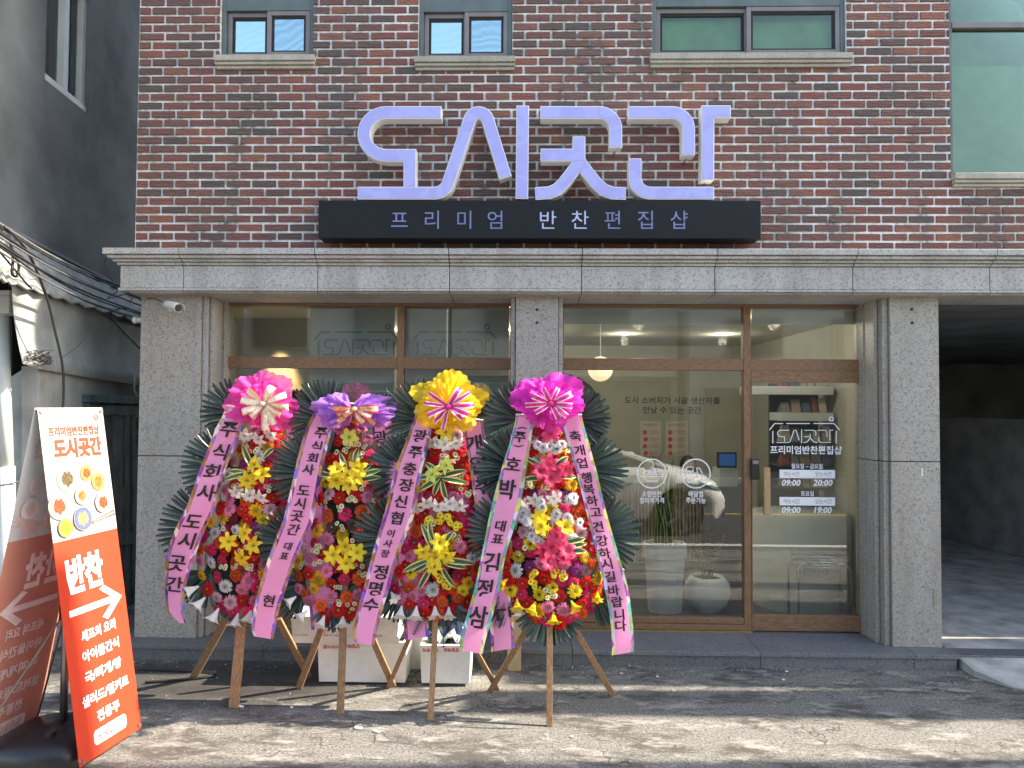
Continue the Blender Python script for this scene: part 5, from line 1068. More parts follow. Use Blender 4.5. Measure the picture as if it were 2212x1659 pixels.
c = MB(); c.box(e2[0] - .002, e2[1] + .002, -.5225, -.5215, e2[2] - .004, e2[2] + .045); c.box(U(690, 0, -.52).x - .02, U(705, 0, -.52).x + .02, -.5232, -.5224, e2[2] + .03, e2[3]); obj('packing_tape', c, M['tape'], r2)
r3, e3 = foam_box(832, 915, 1350, 1466, -.22, .16, 'tall white styrofoam box behind the left stack', False)
r4, e4 = foam_box(906, 1018, 1395, 1477, -.52, .30, 'small open styrofoam box holding packaging, right of the stack', True, [('당일배송', 975, 1404, 9, 180), ('취급주의', 930, 1404, 9, 180)])
c = MB(); q_ = U(966, 1375, -.40); vs = []
for i in range(7):
    for j in range(7): vs.append((q_.x - .05 + .17 * i / 6 + .02 * j / 6, -.42 + .08 * math.sin(i * 1.1) * .4 + .12 * j / 6, e4[2] + .12 + .26 * j / 6 - .05 * abs(i - 2.5) / 3 + .015 * math.sin(i * 2 + j * 3)))
c.add(vs, [(i * 7 + j, i * 7 + j + 1, (i + 1) * 7 + j + 1, (i + 1) * 7 + j) for i in range(6) for j in range(6)]); o = link('snack_pouch', mesh('snack_pouch', c, M['foil_blue'], True)); tag(o, 'crumpled dark blue foil packaging lying in the small open styrofoam box', 'packaging'); sm = o.modifiers.new('s', 'SOLIDIFY'); sm.thickness = .004
c = MB(); vs = []
for i in range(9):
    for j in range(6): vs.append((q_.x - .12 + .26 * i / 8, -.47 + .22 * j / 5, e4[3] - .015 + .05 * math.sin(i * 1.7 + j) * math.sin(j * 1.3 + 1) + .03))
c.add(vs, [(i * 6 + j, i * 6 + j + 1, (i + 1) * 6 + j + 1, (i + 1) * 6 + j) for i in range(8) for j in range(5)]); o = link('plastic_bag', mesh('plastic_bag', c, M['plastic_bag'], True)); tag(o, 'crumpled clear plastic bag stuffed in the small open styrofoam box', 'bag'); sm = o.modifiers.new('s', 'SOLIDIFY'); sm.thickness = .004
a = U(1096, 1432, -.22); b_ = U(1126, 1322, -.22); c = MB(); c.box(a.x, b_.x, -.22, -.15, .003, b_.z); o = link('cardboard_box', mesh('cardboard_box', c, M['cardboard'])); tag(o, 'tall narrow brown cardboard box leaning at the step behind the rightmost wreath', 'box'); bv = o.modifiers.new('b', 'BEVEL'); bv.width = .003
c = MB(); c.box(a.x + .002, b_.x - .002, -.2215, -.2203, b_.z - .03, b_.z - .01); obj('tape_strip', c, M['tape'], o)

# ------------------------------------------------------------------ banner stand
BL, BR, TR, TL = Vector((-2.272, -1.743, .05)), Vector((-2.203, -1.286, .05)), Vector((-2.501, -1.241, 1.887)), Vector((-2.570, -1.698, 1.887))
bs = empty('banner_stand', (-2.55, -1.47, 0), 'A shaped street banner with white top and red bottom at the left edge', 'banner')
def FB(u, v, off=0.0):      # front banner, u 0..1 along, v 0 bottom ..1 top
    p = BL.lerp(BR, u).lerp(TL.lerp(TR, u), v); n_ = (BR - BL).cross(TL - BL).normalized(); return p + n_ * off
hx = (TL.x + TR.x) / 2
def BK(u, v, off=0.0):      # the other leaf, mirrored about the ridge
    p = FB(u, v, 0); ridge = TL.lerp(TR, u); q = Vector((2 * ridge.x - p.x + .0, p.y + 2 * (ridge.y - p.y) * 1.0 * 0 + 0, p.z)); nn = Vector((1, 0, .16)).normalized(); return q + Vector((-.012, 0, 0)) + nn * off
def panel(fn, u0, u1, v0, v1, off, th, mi, c, nu=6, nv=16):
    vs = []
    for s_ in (0, 1):
        for i in range(nu + 1):
            for j in range(nv + 1):
                u_, v_ = u0 + (u1 - u0) * i / nu, v0 + (v1 - v0) * j / nv; wv_ = 0 * math.sin(v_ * 5) * math.sin(math.pi * u_)
                vs.append(fn(u_, v_, off + wv_ - s_ * th))
    w = nv + 1; k = (nu + 1) * w; fs = []
    for i in range(nu):
        for j in range(nv): a = i * w + j; fs += [(a, a + w, a + w + 1, a + 1), (k + a, k + a + 1, k + a + w + 1, k + a + w)]
    c.add(vs, fs, mi)
VS = .617   # where white turns to red
for fn, nm in ((FB, 'front_banner'), (BK, 'rear_banner')):
    c = MB(); panel(fn, 0, 1, VS, 1, 0, .002, 0, c); panel(fn, 0, 1, 0, VS, 0, .002, 1, c); ban = obj(nm, c, [M['banner_white'], M['banner_red']] if fn is FB else [M['bback_white'], M['bback_red']], bs, smooth=True)
    tg = MB(); tr_ = MB(); RG = MB(); AR = MB(); PL = MB()
    def bt(mb, s, b, u, v, h, w, tilt=0):   # h, w as fractions of the height; local metres
        K = TX[(s, b)]; hm = h * 1.861; wm_ = w * .462
        vs, fs, kw, kh = K
        out = []
        for q in vs:
            uu = u + q.x / kw * w; vv = v + q.y / kh * h; wv_ = 0 * math.sin(vv * 5) * math.sin(math.pi * uu); out.append(fn(uu if fn is FB else 1 - uu, vv, .0035 + wv_))
        mb.add(out, fs); LN.append((mb is tg, mb.v[-len(out):], fs))
    LN = []
    def poly(mb, pts, e=.003):
        out = [fn(u_ if fn is FB else 1 - u_, v_, e + 0 * math.sin(v_ * 5) * math.sin(math.pi * u_)) for u_, v_ in pts]; mb.add(out, [tuple(range(len(out)))])
    bt(tg, '프리미엄반찬편집샵', .02, .50, .930, .028, .78); bt(tg, '도시곳간', .045, .53, .880, .060, .74)
    rg = lambda cx, cy, r1_, r2_: [[(cx + r1_ * math.cos(a), cy + r1_ * .25 * math.sin(a)), (cx + r1_ * math.cos(a2), cy + r1_ * .25 * math.sin(a2)), (cx + r2_ * math.cos(a2), cy + r2_ * .25 * math.sin(a2)), (cx + r2_ * math.cos(a), cy + r2_ * .25 * math.sin(a))] for a, a2 in [(2 * math.pi * i / 16, 2 * math.pi * (i + 1) / 16) for i in range(16)]]
    for q in rg(.87, .968, .034, .02): poly(RG, q)
    bt(tr_, '반찬', .045, .40, .515, .105, .56)
    # arrow
    poly(AR, [(.10, .402), (.86, .402), (.86, .420), (.10, .420)]); poly(AR, [(.58, .452), (.66, .460), (.93, .411), (.83, .406)], .0036); poly(AR, [(.58, .370), (.66, .358), (.93, .411), (.83, .416)], .0042)
    for s_, v_, w_ in (('셰프의 요리', .338, .54), ('아이들간식', .281, .58), ('국/찌개/탕', .222, .58), ('샐러드/밀키트', .160, .74), ('전통주', .104, .36)): bt(tr_, s_, .03, .50, v_, .032, w_)
    poly(PL, [(.27, .030), (.73, .030), (.76, .038), (.76, .062), (.73, .070), (.27, .070), (.24, .062), (.24, .038)])
    k2_ = tuple(len(a.f) for a in (tg, tr_))
    mr_, mw_ = (M['banner_redink'], M['white_print']) if fn is FB else (M['bback_ink'], M['bback_pale'])
    for isred, vv_, ff_ in LN: c = MB(); c.add(vv_, ff_); obj('lettering', c, mr_ if isred else mw_, ban)
    for mb_, nm_, m3 in ((RG, 'printed_ring', mr_), (AR, 'printed_arrow', mw_), (PL, 'search_box', mw_)): obj(nm_, mb_, m3, ban)
    c = MB(); K = TX[('도시곳간', .02)]
    out = [fn((.46 + q.x / K[2] * .32) if fn is FB else 1 - (.46 + q.x / K[2] * .32), .050 + q.y / K[3] * .024, .0055 + .003 * 0 + 0 * math.sin(.25) * math.sin(math.pi * .46)) for q in K[0]]; c.add(out, K[1]); obj('search_text', c, M['banner_redink'] if fn is FB else M['bback_red'], ban)
    # printed dishes
    dm_ = [mat('print_%s' % n_, c_, .5, .45, 70) for n_, c_ in (('greens', (.10, .075, .035)), ('kimchi', (.48, .06, .02)), ('fried', (.36, .12, .03)), ('noodle', (.42, .25, .10)), ('cucumber', (.20, .24, .02)))] if fn is FB else dm_
    pm_ = [mat('plate_%s' % n_, c_, .5, .05, 10) for n_, c_ in (('white', (.38, .37, .31)), ('wood', (.42, .18, .05)), ('celadon', (.27, .40, .41)), ('blue', (.07, .10, .30)))] if fn is FB else pm_
    c = MB(); PR = [(.30, .790, .150, 0, 0), (.60, .800, .095, 1, 1), (.77, .770, .105, 1, 2), (.13, .715, .150, 2, 1), (.48, .735, .105, 0, 2), (.80, .705, .125, 0, 1), (.45, .668, .135, 3, 3), (.18, .652, .105, 1, 4)]
    # the dishes sit in the same uv frame as the lettering
    ce = [0]
    for (cu, cv_, r_, pl_, dsh) in PR:
        for rr_, mi_ in ((r_ * 1.04, 9), (r_ * .97, pl_), (r_ * .72, 9), (r_ * .69, pl_), (r_ * .58, 4 + dsh)):
            ce[0] += 1; pts = [(cu + rr_ * math.cos(a), cv_ + rr_ * .25 * (1 + (.22 if mi_ in (4, 5, 6, 7, 8) else .03) * math.sin(a * 7)) * math.sin(a)) for a in [2 * math.pi * i / 24 for i in range(24)]]
            n0 = len(c.f); poly(c, pts, .0028 + .00022 * ce[0]); c.m[n0:] = [mi_] * (len(c.f) - n0)
    obj('printed_dishes', c, pm_ + dm_ + [M['rim_print']] if fn is FB else [M['bback_pale']] * 4 + [M['bback_ink']] * 6, ban)
    c = MB(); poly(c, [(.60, .662), (.98, .690), (.80, .622), (.62, .634)], .0028); nap = obj('printed_napkin', c, M['blind'] if fn is FB else M['bback_ink'], ban)
    c = MB(); poly(c, [(.58, .650), (.98, .672), (.98, .677), (.58, .653)], .0036); poly(c, [(.57, .646), (1.0, .661), (1.0, .666), (.57, .649)], .0036); obj('printed_chopsticks', c, M['rust'] if fn is FB else M['bback_ink'], ban)
    c = MB()
    for u_ in (.04, .96):
        for v_ in (.012, .988): q = fn(u_, v_, .006); c.tube([q, q + Vector((.004, -.002, 0))], .010, 8)
    obj('eyelet', c, M['steel'], ban)
pb = Vector((-2.545, -1.46, 0)); c = MB(); c.tube([(pb.x, pb.y, .10), (pb.x, pb.y, 1.0)], .020, 12); c.tube([(pb.x, pb.y, 1.0), (pb.x, pb.y, 1.86)], .014, 12); obj('pole', c, M['steel'], bs, smooth=True)
c = MB(); c.tube([(pb.x, pb.y, .72), (pb.x, pb.y, .80)], .034, 12); obj('collar', c, M['plastic_black'], bs)
for fn in (FB, BK):
    for u_ in (.02, .98):
        for z_, v_ in ((.76, .012), (1.85, .99)): c = MB(); c.tube([Vector((pb.x, pb.y, z_)), fn(u_, v_, -.004)], .006, 6); obj('brace_rod', c, M['steel'], bs)
c = MB(); n = 24; vs = []; prof = [(1.0, 0), (1.0, .07), (.92, .11), (.70, .135), (.30, .155), (.10, .16), (.06, .165)]
for r_, z in prof:
    for k in range(n):
        a = 2 * math.pi * k / n; ca, sa = math.cos(a), math.sin(a); sx_ = math.copysign(abs(ca) ** .6, ca); sy_ = math.copysign(abs(sa) ** .6, sa); vs.append((pb.x - .03 + .27 * r_ * sx_, pb.y - .02 + .26 * r_ * sy_, z + .002))
c.add(vs, [(i * n + k, i * n + (k + 1) % n, (i + 1) * n + (k + 1) % n, (i + 1) * n + k) for i in range(len(prof) - 1) for k in range(n)] + [tuple(range((len(prof) - 1) * n, len(prof) * n))]); ba_ = obj('water_base', c, M['plastic_black'], bs, smooth=True)
c = MB(); c.tube([(pb.x + .02, pb.y - .14, .14), (pb.x + .02, pb.y - .14, .165)], .03, 12); obj('filler_cap', c, M['plastic_black'], ba_)

# ------------------------------------------------------------------ alley at the left: neighbour house, shed wall, roof, pipe, cables
KH, KS = -4.0, -3.62                        # the alley walls: x + 0.112 y = K
def V(px, py, K):
    d = FW * F + RT * (px - 1106) - UP * (py - 829.5); return CAM + d * ((K - CAM.x - .112 * CAM.y) / (d.x + .112 * d.y))
NW = Vector((1, .112, 0)).normalized()
def PV(mb, pts, K, off=0.0, th=.04):          # slab on an alley wall, outer face at off
    vs = [V(x, y, K) + NW * off for x, y in pts]; n = len(vs)
    ar = sum(pts[i][0] * pts[(i + 1) % n][1] - pts[(i + 1) % n][0] * pts[i][1] for i in range(n))
    if ar > 0: vs = vs[::-1]
    mb.add(vs + [v - NW * th for v in vs], [tuple(range(n)), tuple(range(2 * n - 1, n - 1, -1))] + [(i, i + n, (i + 1) % n + n, (i + 1) % n) for i in range(n)])
def wx(Y): return KH - .112 * Y
nb = empty('neighbour_house', (-4.3, 1, 0), 'grey stucco neighbouring house wall with one side window at the left edge', 'building')
y0w, y1w = .41, 1.13; zw0 = 4.62; zw1 = 5.75
def WB(mb, Y0, Y1, z0, z1, d0, d1, mi=0):
    vs = [(wx(Y) + d, Y, z) for z in (z0, z1) for Y, d in ((Y0, d0), (Y1, d0), (Y1, d1), (Y0, d1))]
    mb.add(vs, [(0, 1, 2, 3), (7, 6, 5, 4), (4, 5, 1, 0), (5, 6, 2, 1), (6, 7, 3, 2), (7, 4, 0, 3)], mi)
c = MB()
for (a, b2, z0, z1) in ((-1.6, 7, 2.6, zw0), (-1.6, y0w, zw0, zw1), (y1w, 7, zw0, zw1), (-1.6, 7, zw1, 8.5)): WB(c, a, b2, z0, z1, -.3, 0)
obj('wall', c, M['stucco_grey'], nb)
c = MB(); WB(c, y0w, y0w + .06, zw0, zw1, -.12, -.04); WB(c, y1w - .06, y1w, zw0, zw1, -.12, -.04); WB(c, y0w, y1w, zw0, zw0 + .07, -.12, -.02); WB(c, y0w, y1w, zw1 - .06, zw1, -.12, -.04)
ym = y0w + .34; WB(c, ym, ym + .06, zw0 + .07, zw1 - .06, -.11, -.03); wn = obj('window', c, M['pvc'], nb, bevel=.004)
c = MB(); WB(c, y0w + .06, ym, zw0 + .07, zw1 - .06, -.10, -.095); WB(c, ym + .06, y1w - .06, zw0 + .07, zw1 - .06, -.10, -.095); obj('pane', c, M['glass'], wn)
c = MB(); WB(c, y0w, y1w, zw0, zw1, -.22, -.2); obj('curtain', c, M['shelf_dark'], wn)
sd = empty('alley_shed', (-3.7, .3, 0), 'old plastered shed wall with bent metal sheet above in the left alley', 'shed')
q = V(82, 1300, KS)
c = MB(); c.box(-5.2, q.x, q.y - .02, q.y + .10, 0, V(82, 791, KS).z - .01); 
pl_ = [(-5.2, 0), (-5.2, 2.12), (U(24, 816, q.y).x, U(24, 816, q.y).z), (U(40, 806, q.y).x, U(40, 806, q.y).z), (U(60, 793, q.y).x, U(60, 793, q.y).z), (q.x, U(82, 789, q.y).z), (q.x, 0)]
c = MB(); c.prism(pl_, q.y - .02, q.y + .10); obj('plaster_wall', c, M['plaster_old'], sd, bevel=.005)
c = MB(); PV(c, [(83, 1560), (83, 791), (100, 792), (112, 797), (130, 800), (160, 803), (178, 806), (196, 810), (240, 818), (300, 826), (330, 830), (330, 1480)], KS, 0, .12); obj('plaster_wall', c, M['plaster_old'], sd, bevel=.005)
c = MB(); vs = []; ns = 14
Tt = [(26, 614), (100, 640), (205, 669), (286, 692), (340, 706)]; Bt = [(50, 786), (100, 800), (196, 816), (313, 834), (340, 838)]
for i in range(ns + 1):
    u_ = i / ns * 4; j = min(3, int(u_)); f_ = u_ - j
    tx, ty = Tt[j][0] + (Tt[j + 1][0] - Tt[j][0]) * f_, Tt[j][1] + (Tt[j + 1][1] - Tt[j][1]) * f_; bx, by = Bt[j][0] + (Bt[j + 1][0] - Bt[j][0]) * f_, Bt[j][1] + (Bt[j + 1][1] - Bt[j][1]) * f_
    for k in range(7):
        v_ = k / 6; fx = v_ ** 1.8 if i == 0 else v_; vs.append(V(tx + (bx - tx) * fx, ty + (by - ty) * v_, KS + .05 - .05 * math.sin(math.pi * v_) + .008 * math.sin(i * .9)))
c.add(vs, [(i * 7 + k, i * 7 + k + 1, (i + 1) * 7 + k + 1, (i + 1) * 7 + k) for i in range(ns) for k in range(6)]); o = obj('metal_sheet', c, M['sheet_grey'], sd, smooth=True); sm = o.modifiers.new('s', 'SOLIDIFY'); sm.thickness = .004
c = MB(); T2 = [(-90, 447), (34, 512), (315, 655), (345, 670)]; B2 = [(-90, 578), (26, 611), (286, 690), (345, 705)]; vs = []
for i in range(49):
    u_ = i / 48 * 3; j = min(2, int(u_)); f_ = u_ - j
    t_ = V(T2[j][0] + (T2[j + 1][0] - T2[j][0]) * f_, T2[j][1] + (T2[j + 1][1] - T2[j][1]) * f_, KH + .03); b2 = V(B2[j][0] + (B2[j + 1][0] - B2[j][0]) * f_, B2[j][1] + (B2[j + 1][1] - B2[j][1]) * f_, KS + .10)
    w_ = .012 if i % 2 else -.012; vs += [b2 + Vector((0, 0, w_)), t_ + Vector((0, 0, w_))]
c.add(vs, [(2 * i, 2 * i + 2, 2 * i + 3, 2 * i + 1) for i in range(48)]); o = obj('cement_roof', c, M['roof_cement'], sd); sm = o.modifiers.new('s', 'SOLIDIFY'); sm.thickness = .015
c = MB(); c.bar(V(-60, 458, KH + .03), V(330, 659, KH + .03), .045, .05); c.bar(V(-60, 472, KH + .05), V(330, 670, KH + .05), .02, .03); obj('flashing', c, M['stucco_grey'], sd)
c = MB(); PV(c, [(26, 830), (26, 620), (340, 705), (340, 850)], KS - .25, 0, .03); c.box(-5.2, -4.35, -.3, -.2, 0, 2.75); c.box(-5.2, -3.2, 5.6, 5.7, 0, 3.2); obj('dark_interior', c, M['dark_gap'], sd)
q2_ = q.y - .10; c = MB(); a, b2 = U(20, 815, .05), U(64, 716, .05); c.box(a.x, b2.x, .05, .3, a.z - .2, b2.z); obj('old_cabinet', c, M['door_slat'], sd, bevel=.02)
# teal framed door on the receding shed wall
dr = empty('alley_door', (-3.6, .9, 0), 'shabby grey slatted door in a teal frame beside the left pillar', 'door')
c = MB(); PV(c, [(176, 869), (176, 852), (330, 858), (330, 874)], KS, .07, .07); PV(c, [(178, 1480), (178, 870), (190, 870), (190, 1475)], KS, .05, .05); PV(c, [(190, 896), (190, 874), (284, 877), (284, 898)], KS, .045, .045); PV(c, [(190, 1182), (190, 1155), (284, 1150), (284, 1176)], KS, .045, .045); PV(c, [(276, 1400), (276, 899), (286, 899), (286, 1397)], KS, .046, .046); PV(c, [(302, 1400), (302, 873), (316, 874), (316, 1396)], KS, .05, .05); obj('frame', c, M['teal_paint'], dr, bevel=.003)
for i in range(6):
    x = 191 + i * 14.2; c = MB(); PV(c, [(x, 1440), (x, 897), (x + 13, 898), (x + 13, 1435)], KS, .024 + .008 * (i % 2), .02); obj('slat', c, M['door_slat'], dr, bevel=.002)
c = MB(); PV(c, [(287, 1420), (287, 878), (301, 878), (301, 1416)], KS, .03, .02); obj('side_board', c, M['door_slat'], dr)
for yy in (904, 938, 1290):
    c = MB(); PV(c, [(288, yy + 24), (288, yy), (306, yy), (306, yy + 24)], KS, .065, .012); obj('hinge', c, M['rust'], dr, bevel=.002)
c = MB(); c.tube([V(290, 800, KS + .05), V(290, 842, KS + .05), V(296, 858, KS + .05), V(304, 872, KS + .08)], .010, 8); o = link('thin_pipe', mesh('thin_pipe', c, M['pvc'], True)); tag(o, 'thin grey pipe bending down above the teal door frame', 'pipe')
# drain pipe
Yp = -.35; dp = empty('drain_pipe', (U(15, 1500, Yp).x, Yp, 0), 'white plastic drain pipe standing at the far left edge', 'drain pipe')
x_ = U(5, 900, Yp).x
c = MB(); c.tube([U(4, 682, Yp), U(10, 870, Yp), U(16, 1015, Yp)], .043, 16); c.tube([U(16, 1008, Yp), (U(20, 1450, Yp).x, Yp, .0)], .050, 16); obj('pipe', c, M['pvc'], dp, smooth=True)
c = MB(); a, b2 = U(-40, 676, Yp - .06), U(21, 638, Yp - .06); c.box(a.x, b2.x, Yp - .06, Yp + .12, a.z, b2.z + .0); c.box(a.x - .03, b2.x + .015, Yp - .08, Yp + .14, b2.z, b2.z + .035); obj('gutter_box', c, M['pvc'], dp, bevel=.008)
c = MB(); q = U(16, 1046, Yp); c.tube([(q.x - .06, Yp - .05, q.z - .005), (q.x, Yp - .056, q.z), (q.x + .05, Yp - .03, q.z + .01), (q.x + .085, Yp, q.z + .02)], .005, 6); obj('wire_tie', c, M['cable_grey'], dp)
# cables
def cable(pts, r_, m, label, grp, Y=.55, K=None):
    P_ = [V(p[0], p[1], K + (p[2] if len(p) > 2 else 0)) if K is not None else U(p[0], p[1], p[2] if len(p) > 2 else Y) for p in pts]; out = []
    for i in range(len(P_) - 1):
        a0, a1, a2, a3 = P_[max(i - 1, 0)], P_[i], P_[i + 1], P_[min(i + 2, len(P_) - 1)]
        for s_ in range(6): u_ = s_ / 6; out.append(.5 * (2 * a1 + (a2 - a0) * u_ + (2 * a0 - 5 * a1 + 4 * a2 - a3) * u_ ** 2 + (3 * a1 - a0 - 3 * a2 + a3) * u_ ** 3))
    out.append(P_[-1]); c = MB(); c.tube(out, r_, 6); o = link('cable', mesh('cable', c, M[m], True)); tag(o, label, 'cable', grp); return o
cr = random.Random(4); CABN = ['uppermost', 'second', 'third', 'fourth', 'middle', 'sixth', 'seventh', 'eighth', 'lowest']
for k in range(9):
    y0_ = 478 + k * 7 + cr.uniform(-3, 3); y1_ = 640 + k * 7 + cr.uniform(-8, 8); sg_ = cr.uniform(4, 16)
    cable([(-40, y0_ - 20), (20, y0_ + 20), (110, y0_ + (y1_ - y0_) * .42 + sg_), (210, y0_ + (y1_ - y0_) * .72 + sg_), (325, y1_ + 6)], .006 + .003 * (k % 3 == 0), 'cable' if k % 4 else 'cable_grey', CABN[k] + ' cable counted from the top of the sagging bundle above the alley shed', 'cables above the alley', K=-3.42 + .012 * k)
cable([(10, 490), (60, 545), (100, 640), (120, 720), (135, 790), (137, 860), (131, 920)], .009, 'cable', 'thick black cable hanging down over the bent metal sheet', 'hanging cables', K=-3.40)
cable([(235, 680), (270, 720), (318, 768)], .008, 'cable', 'thick black cable dropping from the bundle to the left pillar', 'hanging cables', K=-3.40)
cable([(0, 545), (30, 580), (55, 610), (68, 623)], .006, 'cable', 'short black cable end crossing the old roof', 'hanging cables', K=-3.40)
cable([(22, 520), (28, 560), (26, 590), (36, 597), (41, 578), (36, 560), (26, 548)], .009, 'cable', 'looped thick black cable at the upper left of the alley', 'hanging cables', K=-3.40)
cable([(235, 678), (255, 668), (285, 668), (316, 682)], .006, 'cable', 'black cable arching towards the left pillar', 'hanging cables', K=-3.40)
cable([(232, 556), (226, 566), (230, 582), (247, 615), (254, 628), (232, 645), (270, 636), (286, 640), (280, 654)], .004, 'cable', 'thin black cable dangling under the cornice corner', 'hanging cables', -.0)
cable([(315, 646), (330, 644), (350, 652), (356, 656)], .004, 'cable', 'thin black lead of the security camera', 'hanging cables', .03)
cable([(136, 772), (170, 745), (205, 700), (218, 690)], .003, 'cable_grey', 'thin grey cable rising across the metal sheet', 'hanging cables', K=-3.50)
pts = [(55 + 60 * cr.random(), 790 - 35 * cr.random() ** 1.5, .02 + .1 * cr.random()) for _ in range(60)]
cable(pts, .0028, 'cable_grey', 'tangled coil of thin grey wire on top of the plaster wall', 'hanging cables', K=-3.62)
cable([(0, 1180), (6, 1120), (22, 1080), (42, 1060)], .008, 'cable', 'black cable coil rising behind the banner at the left edge', 'hanging cables', .2)
c = MB(); hp = [U(300, 1400, -.3), U(400, 1397, -.32), U(455, 1397, -.34), U(462, 1407, -.40), U(420, 1418, -.46), U(300, 1432, -.55)]
for q in hp: q.z = .012
out = []
for i in range(len(hp) - 1):
    a0, a1, a2, a3 = hp[max(i - 1, 0)], hp[i], hp[i + 1], hp[min(i + 2, len(hp) - 1)]
    for s_ in range(6): u_ = s_ / 6; out.append(.5 * (2 * a1 + (a2 - a0) * u_ + (2 * a0 - 5 * a1 + 4 * a2 - a3) * u_ ** 2 + (3 * a1 - a0 - 3 * a2 + a3) * u_ ** 3))
c.tube(out, .008, 6); o = link('garden_hose', mesh('garden_hose', c, M['cable'], True)); tag(o, 'thin black hose looped on the damp ground beside the banner', 'hose')

# ------------------------------------------------------------------ garage and ramp on the right
c = MB(); c.box(2.95, 12, .02, 9, -.01, .085); tag(obj('garage_floor', c, M['concrete']), kind='structure')
gr = empty('garage_wall', (6, 5, 0), 'dark grey garage walls with a low parapet behind the right pillar', 'wall')
a = Vector((6.9, -.0, 0)); b2 = Vector((4.9, 8.6, 0)); d_ = (b2 - a).normalized(); n_ = Vector((-d_.y, d_.x, 0)) * -.18
c = MB(); z1 = 1.775; vs = [a, b2, b2 + n_, a + n_]; c.add([(v.x, v.y, .085) for v in vs] + [(v.x, v.y, z1) for v in vs], [(3, 2, 1, 0), (4, 5, 6, 7), (0, 1, 5, 4), (1, 2, 6, 5), (2, 3, 7, 6), (3, 0, 4, 7)]); obj('parapet', c, M['plaster_old'], gr, bevel=.01)
c = MB(); c.box(3.05, 12, 8.6, 8.8, 0, 3.2); c.box(3.02, 3.10, .5, 8.6, .09, 2.74); c.box(11.9, 12, .5, 8.6, 0, 3.2); obj('rear_wall', c, M['stucco_grey'], gr)
c = MB(); c.box(3.05, 12, .55, 8.6, 2.76, 2.9); obj('ceiling', c, M['stucco_grey'], gr)
for i in range(4):
    c = MB(); x0 = 3.20 + i * .62; c.box(x0, x0 + .612, -.02, .14, 0, .088); o = obj('threshold_stone', c, M['granite_dark'], bevel=.004); tag(o, kind='structure')
c = MB(); vs = [(3.20, -.025, .075), (9, -.025, .075), (9, -.42, .012), (3.34, -.42, .012), (3.20, -.20, .045), (3.2, -.025, -.1), (9, -.025, -.1), (9, -.42, -.1), (3.34, -.42, -.1), (3.2, -.2, -.1)]
c.add(vs, [(0, 4, 3, 2, 1), (5, 6, 7, 8, 9), (3, 8, 7, 2), (4, 9, 8, 3), (0, 5, 9, 4)]); tag(obj('concrete_ramp', c, M['concrete']), kind='structure')
c = MB(); vs = [(3.36, -.424, .014), (9, -.424, .014), (9, -.60, .006), (3.62, -.60, .006), (3.36, -.424, -.05), (9, -.424, -.05), (9, -.6, -.05), (3.62, -.6, -.05)]; c.add(vs, [(0, 3, 2, 1), (3, 7, 6, 2), (0, 4, 7, 3)]); tag(obj('concrete_ramp_edge', c, M['concrete']), kind='structure')
# small litter on the asphalt
lr = random.Random(9)
LN_ = ['leftmost', 'second', 'third', 'fourth', 'fifth', 'sixth', 'seventh', 'eighth', 'ninth', 'tenth', 'eleventh', 'twelfth', 'rightmost']
lit = [(519, 1528, .03), (772, 1574, .035), (813, 1582, .03), (630, 1530, .018), (1342, 1456, .012), (1420, 1463, .012), (1455, 1494, .014), (1360, 1440, .01), (1700, 1452, .014), (1693, 1470, .014), (1620, 1438, .012), (1180, 1590, .014), (1235, 1593, .012)]
for i, (px, py, s_) in enumerate(sorted(lit)):
    d_ = (U(px, py, 0) - CAM); q = CAM + d_ * (-CAM.z / d_.z); c = MB(); k = 6; r_ = [s_ * lr.uniform(.5, 1) for _ in range(k)]; an = lr.uniform(0, 3)
    vs = [(q.x + r_[j] * math.cos(2 * math.pi * j / k), q.y + .5 * r_[j] * math.sin(2 * math.pi * j / k), .003 + (.004 if j % 2 else .010) * (zz2)) for zz2 in (0, 1) for j in range(k)]
    c.add(vs, [tuple(range(k, 2 * k))] + [(j, (j + 1) % k, k + (j + 1) % k, k + j) for j in range(k)]); o = link('litter_scrap', mesh('litter_scrap', c, M['styrofoam'])); tag(o, LN_[i] + ' of the tiny pale litter scraps on the asphalt, counted from the left', 'litter', 'pale litter scraps on the asphalt')

gb = MB()
for i in range(420):
    u_ = lr.random(); X_ = lr.uniform(-3.2, 3.3); Y_ = -.09 - abs(lr.gauss(0, .10)) if u_ < .6 else lr.uniform(-1.6, -.1); s_ = lr.uniform(.003, .009); a_ = lr.uniform(0, 6)
    gb.add([(X_ + s_ * math.cos(a_ + j * 2.1), Y_ + s_ * math.sin(a_ + j * 2.1), .001) for j in range(3)] + [(X_, Y_, s_ * .8 + .002)], [(0, 1, 3), (1, 2, 3), (2, 0, 3)], lr.randrange(3))
tag(obj('grit', gb, [M['concrete_dark'], M['plaster_old'], M['pine_wood']]), 'loose grit and crumbs scattered along the foot of the step', kind='stuff')
